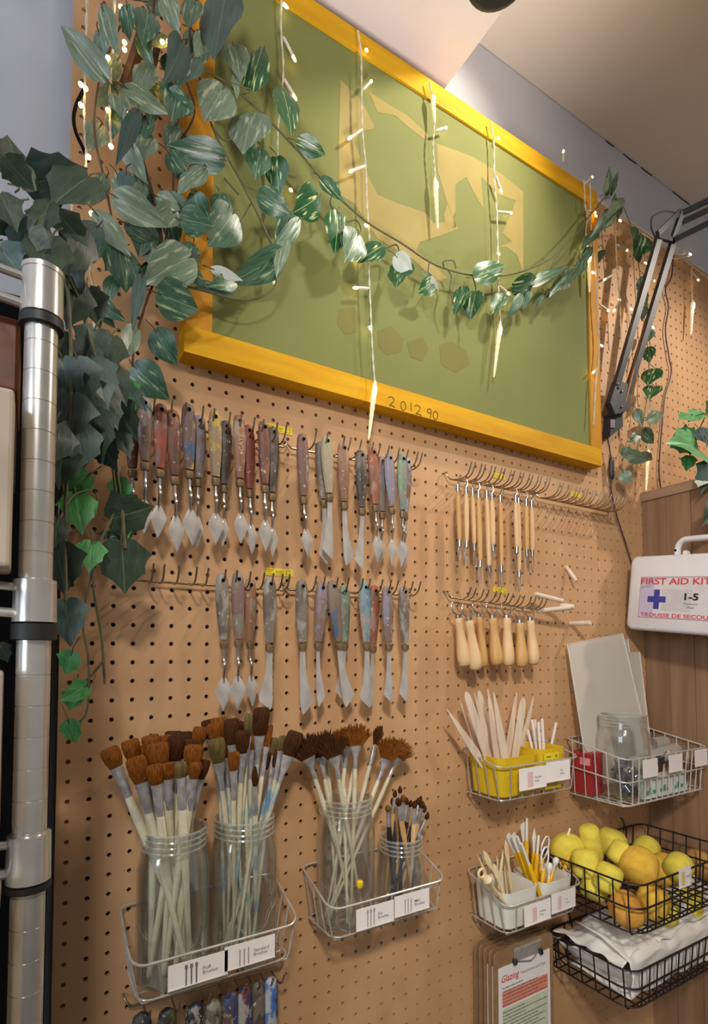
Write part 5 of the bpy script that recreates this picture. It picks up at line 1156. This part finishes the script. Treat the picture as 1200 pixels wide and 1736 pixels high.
bulb((1014,515),(1030,526), -.03); bulb(None,(1020,586), -.035); bulb((1012,625),(1006,631), yD)
drop([(1040,362),(1044,420),(1047,470),(1051,520),(1053,580)], -.022)
bulb(None,(1051,374), -.022, M_LEDW); bulb((1045,415),(1062,424), -.022); bulb((1043,463),(1025,474), -.022); bulb((1051,510),(1041,526), -.022); bulb(None,(1050,508), -.015); 
drop([(1090,402),(1094,450),(1098,520),(1102,580),(1100,650),(1102,700),(1098,760)], -.022)
bulb(None,(1099,407), -.02, M_LEDW); bulb(None,(1094,446), -.022); bulb((1098,475),(1108,476), -.02); bulb(None,(1107,555), -.022, M_LEDW); bulb(None,(1099,657), -.022, M_LEDW); bulb(None,(1087,706), -.022, M_LEDW); icicle((1099,762),(1095,832), -.022); bulb(None,(1070,524), -.02)
drop([(1172,455),(1172,480),(1173,512)], -.018); bulb(None,(1170,431), -.03, M_LEDW); bulb((1174,462),(1183,474), -.018); icicle((1174,508),(1171,568), -.018)
for k, (u, v) in enumerate(((1150,425),(1158,420),(1164,428),(1146,432))): 
    P = [W(u + 14*math.cos(a), v + 7*math.sin(a), -.025) for a in [i*2*PI/12 for i in range(12)]]
    MB().tube(P, .0012, n=5, closed=True).build('cable_coil', M_CORD, fl)
drop([(148,-30),(146,60),(144,140),(143,200),(146,268),(141,330)], -.058); drop([(195,-30),(192,70),(186,150),(187,220),(189,250)], -.060); drop([(120,300),(124,370),(140,400),(160,520),(152,660)], -.050)
for u, v, m in ((205,12,M_LEDW),(211,72,M_LED),(211,84,M_LED),(183,98,M_LED),(234,128,M_LED),(137,143,M_LED),(145,150,M_LED),(137,178,M_LEDW),(183,187,M_LED),(214,191,M_LED),(188,248,M_LEDW),(150,266,M_LEDW),(280,152,M_LED),(275,71,M_LED),(285,71,M_LED),(155,362,M_LEDW),(117,365,M_LED),(127,383,M_LED),(196,492,M_LED),(217,160,M_LED),(154,672,M_LED),(156,684,M_LED),(137,521,M_LED),(123,396,M_LED)):
    bulb(None, (u, v), -.066, m, .0027)

# ------------------------------------------------------------------ leaves
HEART = [(-.06, .30), (.02, .62), (.12, .86), (.26, 1.0), (.42, .97), (.58, .80), (.74, .54), (.88, .26), (1.0, .02)]
IVY = [(.0, .0), (-.09, .16), (-.05, .42), (.08, .66), (.22, .95), (.34, .76), (.46, .66), (.60, .66), (.66, .50), (.76, .30), (.88, .13), (1.0, .0)]
def leaf(mb, kind, base, tip, wr, n, seed, fold=.22, droop=.12):
    d = tip - base; L = d.length; d.normalize(); n = (n - d*n.dot(d)).normalized(); e = d.cross(n)
    r = random.Random(seed); ro = r.uniform(0, 20); o = len(mb.v)
    if mb.uv is None: mb.uv = []
    def P(x, y):
        hw = y*L*.5*wr
        z = (abs(y)*.5*wr*fold + droop*(x*(1 - x)*1.6) - .10*y*y*wr + .03*math.sin(x*9 + ro)*abs(y))*L
        return base + d*(x*L) + e*hw + n*z
    if kind == 'heart':
        rows = []
        for x, w in HEART:
            row = []
            for q in (-1, -.66, -.33, 0, .33, .66, 1):
                xx = x if abs(q) > .1 or x > .02 else max(x, .02)
                if x < .15: xx = x + (.10 if abs(q) < .2 else 0)*(1 - x/.15)*.6
                row.append(len(mb.v)); mb.v.append(tuple(P(xx, w*q))); mb.uv.append((x, w*q, ro))
            rows.append(row)
        for a, b in zip(rows, rows[1:]):
            for k in range(6): mb.f.append((a[k], a[k+1], b[k+1], b[k]))
    else:
        out = [(x, y) for x, y in IVY] + [(x, -y) for x, y in IVY[-2:0:-1]]
        rings = []
        for s in (1, .55):
            row = []
            for x, y in out:
                cx = .32 + (x - .32)*s
                row.append(len(mb.v)); mb.v.append(tuple(P(cx, y*s))); mb.uv.append((cx, y*s, ro))
            rings.append(row)
        c = len(mb.v); mb.v.append(tuple(P(.32, 0))); mb.uv.append((.32, 0, ro)); m = len(out)
        for k in range(m):
            j = (k+1) % m; mb.f.append((rings[0][k], rings[0][j], rings[1][j], rings[1][k])); mb.f.append((rings[1][k], rings[1][j], c))
def plant(name, loc, label, cat, grp, stems, leaves, kind, stemr=.0013, sm=None, petiole=True):
    t = thing(name, loc, label, cat, grp); st = MB()
    for s in stems:
        r = s[1] if len(s) > 1 and isinstance(s[1], float) else stemr; st.tube(smooth_path([W(*p) for p in s[0]], 6), r, n=6)
    groups = {}
    for i, l in enumerate(leaves):
        bu, bv, tu, tv, wr, m, y = l[:7]; dy = l[7] if len(l) > 7 else rnd.uniform(-.012, .012)
        B, T = W(bu, bv, y), W(tu, tv, y - dy)
        n = (CAM - B).normalized() + V((rnd.uniform(-.45, .45), 0, rnd.uniform(-.25, .45)))
        leaf(groups.setdefault(m.name, MB()), kind, B, T, wr, n, i*7 + len(name), fold=rnd.uniform(.1, .4), droop=rnd.uniform(.0, .2))
        if petiole:
            d = (B - T).normalized(); st.tube(smooth_path([B + d*.012 + V((rnd.uniform(-.008, .008), .008, .006)), B + d*.006, B, B - d*.004], 4), .0008, n=5)
    if st.v: st.build('stem', sm or M_STEM, t)
    for k, g in groups.items(): g.build('foliage', MATS[k], t, smooth=70)
    return t
A_, B_, G_, P_ = M_POTH, M_POTH2, M_POTHG, M_PALE
swag = [(505,240,552,262,.62,G_,-.055),(545,303,582,342,.5,G_,-.055),(572,362,567,432,.76,G_,-.06),(606,398,584,445,.80,G_,-.058),(646,416,606,447,.72,G_,-.06),(683,448,671,488,.86,G_,-.058),(671,434,700,464,.75,P_,-.064),(732,476,708,497,.9,G_,-.056),(728,470,744,492,.3,P_,-.06),
 (787,488,770,536,.55,G_,-.056),(806,496,797,544,.78,G_,-.058),(806,470,856,450,.52,G_,-.060),(853,500,832,534,.55,G_,-.056),(870,486,910,474,.48,G_,-.056),(884,500,858,542,.3,A_,-.055),(898,496,886,526,.4,A_,-.055),(905,482,962,452,.22,A_,-.058),(920,500,906,526,.25,A_,-.056),(955,470,930,505,.3,A_,-.055),(975,455,955,490,.35,A_,-.055),(990,440,975,470,.4,A_,-.055),(965,480,940,492,.3,A_,-.05),(1000,420,985,452,.35,A_,-.05),
 (1012,392,984,425,.28,A_,-.05),(1038,360,1000,402,.24,A_,-.048),(1055,338,1022,376,.20,B_,-.048),(1030,330,1033,282,.26,A_,-.05),(1025,326,1030,300,.4,B_,-.05),(1036,330,1048,290,.22,A_,-.05),(1040,350,1042,326,.45,G_,-.045),(1048,368,1052,345,.4,B_,-.04),(1022,425,1010,450,.5,A_,-.03)]
plant('pothos_garland', W(700, 420, -.05), 'artificial variegated pothos garland swagged across the green screen', 'garland', None,
 [([(300,60,-.06),(345,115,-.058),(420,170,-.055),(500,250,-.052),(560,320,-.05),(620,375,-.05),(680,412,-.05),(740,450,-.05),(810,468,-.05),(870,464,-.05),(930,440,-.05),(975,398,-.05),(1000,365,-.048),(1045,310,-.045)], .0016),
  ([(565,325,-.05),(560,345,-.05),(570,362,-.055)],), ([(588,376,-.05),(605,374,-.052),(612,390,-.055),(606,400,-.058)],), ([(655,420,-.05),(672,415,-.052),(678,430,-.056)],), ([(727,447,-.05),(725,465,-.052)],), ([(757,455,-.05),(765,468,-.052),(763,490,-.055),(770,520,-.055)],), ([(753,455,-.05),(752,443,-.052),(768,442,-.052),(773,455,-.05)],), ([(800,467,-.05),(806,485,-.054),(806,498,-.056)],), ([(945,478,-.05),(915,512,-.052)],), ([(950,425,-.05),(935,455,-.05),(955,470,-.05)],)], swag, 'heart')
up_l = [(382,-8,362,102,.56,M_IVYT,-.075),(378,150,346,206,.95,B_,-.07),(425,150,447,76,.58,G_,-.06),(479,152,494,230,.54,G_,-.062),(428,194,412,262,.86,B_,-.075),(440,252,432,305,.82,A_,-.072),(468,268,474,332,.78,G_,-.07),(440,328,492,362,.72,A_,-.07),(538,335,495,362,.95,G_,-.062),(492,362,470,412,.7,A_,-.066),(396,78,408,140,.75,B_,-.062),(398,130,402,168,.4,B_,-.06),(372,330,378,372,.8,A_,-.068),(395,362,352,418,.78,A_,-.07),(308,372,362,384,.92,A_,-.075),(505,375,440,462,.20,A_,-.065),(478,432,385,482,.42,A_,-.066),(360,456,412,476,.34,P_,-.068),(398,478,352,486,.5,A_,-.06),(482,400,468,470,.3,B_,-.066),(330,480,400,500,.25,A_,-.065)]
plant('pothos_garland', W(400, 250, -.06), 'artificial pothos sprig hanging over the left side of the green screen', 'garland', None,
 [([(335,115,-.06),(345,160,-.06),(360,215,-.06),(385,265,-.06),(410,310,-.06),(440,370,-.06),(465,425,-.06)], .0015), ([(300,482,-.06),(350,494,-.062),(400,508,-.064),(440,504,-.064),(466,485,-.062),(468,455,-.06)], .0016), ([(380,302,-.06),(405,330,-.06)],), ([(345,118,-.06),(375,135,-.06),(425,152,-.06)],), ([(360,215,-.06),(380,238,-.06),(400,232,-.07)],), ([(425,345,-.06),(395,395,-.06),(352,405,-.066)],)], up_l, 'heart')
curt = [(178,132,103,43,.50,B_,-.085),(174,15,202,94,.42,B_,-.08),(215,12,220,70,.62,A_,-.08),(252,22,240,78,.66,A_,-.078),(280,-5,305,62,.55,B_,-.075),(308,72,276,142,.46,M_IVYT,-.08),(325,98,300,150,.62,A_,-.07),(215,150,287,194,.46,B_,-.082),(285,160,328,195,.9,A_,-.075),(300,150,290,206,.8,A_,-.07),(376,270,283,246,.58,A_,-.078),(345,288,300,332,.55,B_,-.072),(232,190,196,282,.24,M_IVYT,-.088),(214,246,250,312,.56,B_,-.08),(214,292,212,332,.85,M_IVYT,-.085),(196,334,282,386,.60,B_,-.084),(163,362,222,436,.50,B_,-.086),(214,380,268,412,.6,A_,-.08),(200,422,214,497,.86,A_,-.08),(322,436,240,482,.66,B_,-.078),(298,444,352,487,.62,A_,-.072),(300,428,342,446,.45,A_,-.074),(268,498,337,526,.95,A_,-.08),(264,562,300,620,.85,A_,-.072),(150,500,216,546,.45,A_,-.07),(165,522,196,557,.55,A_,-.066),(228,622,288,678,.80,A_,-.08),(226,556,211,612,.45,B_,-.08),(240,470,224,560,.22,M_IVYT,-.086),(165,384,114,436,.5,M_IVYT,-.10),(235,60,262,120,.5,A_,-.07),(255,110,230,170,.5,B_,-.066),(290,100,318,132,.6,A_,-.066),(330,5,318,50,.6,A_,-.07),(200,100,172,150,.4,B_,-.06),(180,300,150,352,.45,B_,-.08),(230,300,262,350,.5,A_,-.066),(250,200,232,262,.5,A_,-.066),(180,395,158,448,.5,A_,-.07),(246,420,270,462,.5,B_,-.066),(285,330,330,368,.5,A_,-.066),(316,235,352,280,.55,A_,-.066),(195,470,180,520,.5,A_,-.066),(345,60,330,98,.6,B_,-.066),(300,210,280,255,.55,B_,-.064)]
fill = random.Random(31)
for k in range(34):
    u, v = fill.uniform(165, 335), fill.uniform(0, 480)
    a = fill.uniform(.2, 2.9); l = fill.uniform(44, 70)
    curt.append((u, v, u + l*math.cos(a)*.8, v + l*math.sin(a), fill.uniform(.5, .8), fill.choice((A_, B_, B_, A_)), fill.uniform(-.072, -.05)))
plant('pothos_garland', W(240, 300, -.07), 'dense curtain of artificial pothos vines covering the upper left of the pegboard', 'garland', None,
 [([(262,-20,-.06),(255,80,-.06),(235,170,-.065),(240,260,-.065),(262,340,-.065),(275,430,-.065),(245,520,-.066),(226,600,-.07),(226,680,-.07)], .0018), ([(330,20,-.055),(310,110,-.06),(330,190,-.06),(298,260,-.06),(290,360,-.06),(262,480,-.062)], .0015), ([(205,40,-.06),(170,130,-.06),(160,220,-.06),(180,320,-.066),(200,420,-.066),(230,500,-.066)], .0015),
  ([(247,40,-.045),(225,110,-.045),(205,165,-.045),(192,200,-.04)], .0085), ([(270,60,-.04),(258,120,-.04),(246,170,-.04)], .0050)], curt, 'heart', sm=M_BSTEM)
right = [(1086,398,1074,438,.75,G_,-.034),(1080,425,1084,446,.7,G_,-.03),(1090,470,1086,505,.6,A_,-.034),(1086,490,1096,520,.55,A_,-.03),(1092,520,1088,545,.6,A_,-.032),(1098,590,1100,616,.75,G_,-.034),(1108,626,1098,654,.8,G_,-.034),(1108,656,1100,678,.75,G_,-.034),(1097,712,1125,702,.4,B_,-.034),(1078,695,1088,722,.6,B_,-.03),(1090,730,1108,752,.5,A_,-.034),(1082,737,1066,750,.7,A_,-.026),(1062,770,1096,782,.5,B_,-.034),(1088,768,1104,780,.5,B_,-.034),(1056,800,1068,820,.9,B_,-.034),(1105,560,1098,580,.5,A_,-.03),(1066,760,1056,778,.6,A_,-.026)]
plant('pothos_garland', W(1090, 420, -.03), 'thin trailing pothos strand hanging at the right beside the lamp arm', 'garland', None,
 [([(1052,340,-.03),(1070,385,-.03),(1080,430,-.028),(1088,500,-.028),(1096,570,-.028),(1100,640,-.028),(1094,690,-.028),(1086,740,-.028),(1075,780,-.028),(1062,812,-.028)], .0010)], right, 'heart')
D_, T_, L_ = M_IVYD, M_IVYT, M_IVYL
ivy = [(30,310,12,228,1.0,D_,-.24),(10,270,60,325,1.1,D_,-.25),(50,312,150,285,.85,T_,-.22),(150,300,85,352,1.05,D_,-.23),(70,385,90,335,.8,D_,-.24),(60,380,20,440,1.1,T_,-.25),(0,330,30,395,1.1,D_,-.26),(95,360,150,420,1.0,D_,-.21),(40,430,88,462,1.0,D_,-.22),(90,400,55,470,1.0,D_,-.24),(140,390,105,470,.8,D_,-.2),(0,420,40,470,1.1,T_,-.25),(20,350,-20,400,1.1,D_,-.25),(110,445,136,520,1.0,D_,-.17),(130,480,112,560,.95,D_,-.17),(150,490,170,560,.9,D_,-.15),(160,560,136,630,1.0,T_,-.16),(140,570,190,630,.95,D_,-.15),(190,570,160,640,.9,D_,-.14),(130,610,150,690,1.1,T_,-.18),(150,610,185,690,1.0,T_,-.16),(185,620,215,690,.9,D_,-.14),(105,610,125,690,1.1,T_,-.18),
 (120,670,100,760,1.2,T_,-.18),(150,700,175,790,1.1,D_,-.16),(190,680,235,750,.95,D_,-.12),(130,720,140,800,1.2,T_,-.18),(165,740,200,800,1.0,T_,-.14),(105,760,100,830,1.2,D_,-.18),(200,730,222,780,.8,D_,-.11),(170,660,200,730,.9,D_,-.15),(95,720,88,790,1.1,D_,-.2),(225,660,250,700,.5,D_,-.1),(95,560,92,640,1.1,D_,-.18),
 (186,880,262,858,1.15,D_,-.11),(96,925,112,1012,1.1,D_,-.17),(206,920,212,1008,1.25,D_,-.11),(112,1020,120,1098,1.0,T_,-.19),(98,880,92,930,1.0,D_,-.2),(0,1092,14,1124,1.0,D_,-.2),(172,905,198,910,.8,D_,-.10)]
ivl = [(160,588,200,620,.8,L_,-.12),(212,650,235,696,1.05,L_,-.10),(150,806,104,840,.9,L_,-.14),(128,838,140,908,.95,L_,-.14),(158,850,110,880,.8,L_,-.13),(205,812,200,872,.75,L_,-.10),(203,888,208,942,.75,L_,-.10),(156,920,150,972,1.0,L_,-.12),(122,1106,112,1146,1.1,L_,-.12),(148,1162,98,1190,.85,L_,-.12),(128,1170,118,1206,1.2,L_,-.12),(116,1222,130,1262,.9,L_,-.12)]
plant('ivy_plant', W(60, 400, -.22), 'large dark artificial ivy trailing from above the chrome rack down the left edge', 'ivy', None,
 [([(20,400,-.24),(80,420,-.22),(130,500,-.17),(160,600,-.16),(185,680,-.14),(192,760,-.12),(205,850,-.11),(212,930,-.11)], .0022), ([(60,380,-.24),(110,470,-.18),(120,600,-.18),(118,740,-.18),(110,880,-.17),(112,1020,-.18)], .0020), ([(190,780,-.12),(195,860,-.11),(165,930,-.12),(158,990,-.12),(172,1080,-.11),(178,1160,-.11)], .0016), ([(176,1120,-.11),(155,1145,-.115),(140,1160,-.12)],), ([(158,960,-.12),(140,1050,-.12),(150,1120,-.12),(148,1200,-.12),(130,1230,-.12)],), ([(88,910,-.17),(120,845,-.15),(150,830,-.14)],)], ivy + ivl, 'ivy', sm=M_STEM)
rivy = [(1150,733,1172,770,.9,L_,-.10),(1182,762,1128,752,.95,L_,-.12),(1172,704,1150,712,.8,L_,-.12),(1186,698,1166,716,.9,L_,-.12),(1168,774,1163,800,1.1,L_,-.11),(1185,728,1196,752,1.0,T_,-.13),(1215,690,1195,680,1.0,L_,-.14),(1215,780,1188,838,.7,T_,-.16),(1220,850,1190,892,.8,D_,-.2),(1210,740,1196,760,1.0,D_,-.14),(1195,810,1183,826,.7,P_,-.15)]
plant('ivy_plant', W(1190, 800, -.15), 'bright artificial ivy sprig trailing onto the top of the brown wooden cabinet at the right', 'ivy', None,
 [([(1215,660,-.15),(1198,700,-.12),(1180,740,-.11),(1168,775,-.11)], .0016), ([(1215,680,-.15),(1225,760,-.16),(1222,830,-.18)], .0016)], rivy, 'ivy')

# ------------------------------------------------------------------ chrome wire rack
PX, PY, PR = -.1205, -.270, .0127
zt = WX(70, 455, PX).z
def pz(v, u=55): 
    d = ray(u, v); k = (PY - CAM.y)/d.y; return CAM.z + d.z*k
rk = thing('wire_shelf_rack', (PX - .35, PY - .15, -1.3), 'chrome wire shelving rack with a round post at the left edge', 'shelf rack')
mb = MB(); prof = [(PR, -1.30)]; z = -1.25
zz = pz(470)
while z < zz - .02: prof += [(PR, z), (PR*.955, z + .0001), (PR*.955, z + .0009), (PR, z + .001)]; z += .0254
prof.append((PR, zz)); mb.lathe(prof, (PX, PY, 0), n=40).build('post', M_POST, rk, smooth=30)
def collar(v0, v1, band, r=.0165):
    z0, z1 = pz(v1), pz(v0)
    MB().lathe([(PR, z0), (r, z0 + .001), (r*.97, z1 - .001), (PR, z1)], (PX, PY, 0), n=28).build('shelf_collar', M_POST, rk, smooth=40)
    b0, b1 = pz(band[1]), pz(band[0])
    MB().lathe([(PR, b0), (r*1.03, b0 + .0008), (r*1.03, b1 - .0008), (PR, b1)], (PX, PY, 0), n=28).build('plastic_sleeve', M_RUB, rk, smooth=40)
    return z0, z1
for v0, v1, band in ((458, 538, (538, 556)), (982, 1057, (1057, 1086)), (1410, 1492, (1492, 1506))):
    z0, z1 = collar(v0, v1, band)
    for k, zz in enumerate((z0 + (z1 - z0)*.22, z0 + (z1 - z0)*.80)):
        MB().tube([V((PX - .012, PY, zz)), V((PX - .06, PY - .002, zz + .003)), V((PX - .75, PY - .002, zz + .003))], .0042 if k == 0 else .0036, n=9).build('shelf_rod', M_POST, rk)
    gr = MB()
    for k in range(10): gr.tube([V((PX - .05 - k*.028, PY - .002, z1 - .006)), V((PX - .05 - k*.028, PY - .34, z1 - .006))], .0016, n=6)
    gr.tube([V((PX - .03, PY - .30, z1 - .006)), V((PX - .75, PY - .30, z1 - .006))], .003, n=8)
    gr.build('shelf_grid', M_CHROME, rk)
tz = pz(455)
MB().lathe([(.0166, tz - .004), (.0166, tz), (.012, tz + .003), (.001, tz + .004)], (PX, PY, 0), n=28).build('post_cap', M_POST, rk, smooth=40)
# what stands on the rack
s2 = pz(985); s3 = pz(1412)
def onrack(name, v0, v1, x1, y0, y1, m, label, cat, wd=.16):
    z0, z1 = pz(v1, 15), pz(v0, 15); x = PX + x1
    t = thing(name, (x - wd/2, (y0 + y1)/2, z0), label, cat)
    b = MB().box((x - wd, y0, z0), (x, y1, z1)).build('body', m, t, smooth=0)
    bv = b.modifiers.new('soft_edges', 'BEVEL'); bv.width = .003; bv.segments = 2
    return t, x, z0, z1
t, x, z0, z1 = onrack('wooden_box', 520, 650, -.016, PY + .015, PY + .12, mat('red_brown_wood', (124, 58, 30), (88, 38, 20), rough=.4, scale=8, stretch=(1, 6, 6)), 'red-brown wooden box hanging high on the rack behind the post', 'box')
t, x, z0, z1 = onrack('tool_case', 655, 790, -.018, PY + .02, PY + .10, mat('dark_grey_case', (72, 68, 74), (58, 54, 60), rough=.5), 'dark grey case below the red-brown box on the rack', 'case')
MB().box((x - .05, PY + .015, z0 + .02), (x - .02, PY + .0205, z1 - .03)).build('case_latch', M_LAMP, t, smooth=0)
t, x, z0, z1 = onrack('paper_stack', 690, 972, -.0175, PY - .04, PY + .012, mat('beige_paper', (198, 180, 158), (186, 168, 146), rough=.7, scale=6), 'tall beige paper sack standing on the middle rack shelf', 'paper')
t, x, z0, z1 = onrack('paper_stack', 1136, 1412, -.021, PY - .05, PY + .02, mat('white_sheets', (222, 208, 200), (206, 192, 186), rough=.7, scale=30, stretch=(1, 1, 12)), 'white stack of paper under the middle rack shelf', 'paper')
t, x, z0, z1 = onrack('plastic_tub', 1496, 1800, -.020, PY - .05, PY + .02, mat('cream_tub', (222, 206, 180), (212, 196, 170), rough=.5, scale=8), 'cream tub with a green label at the bottom left corner', 'tub')
MB().box((x - .1, PY - .0512, pz(1572, 15)), (x - .004, PY - .0502, pz(1528, 15))).build('tub_label', mat('green_label', (110, 170, 116), (100, 160, 106), rough=.6), t, smooth=0)
MB().box((x - .1595, PY - .0505, z1 - .012), (x + .0012, PY + .0205, z1 + .004)).build('tub_lid', mat('cream_lid', (214, 200, 176), (204, 190, 166), rough=.5), t, smooth=0)
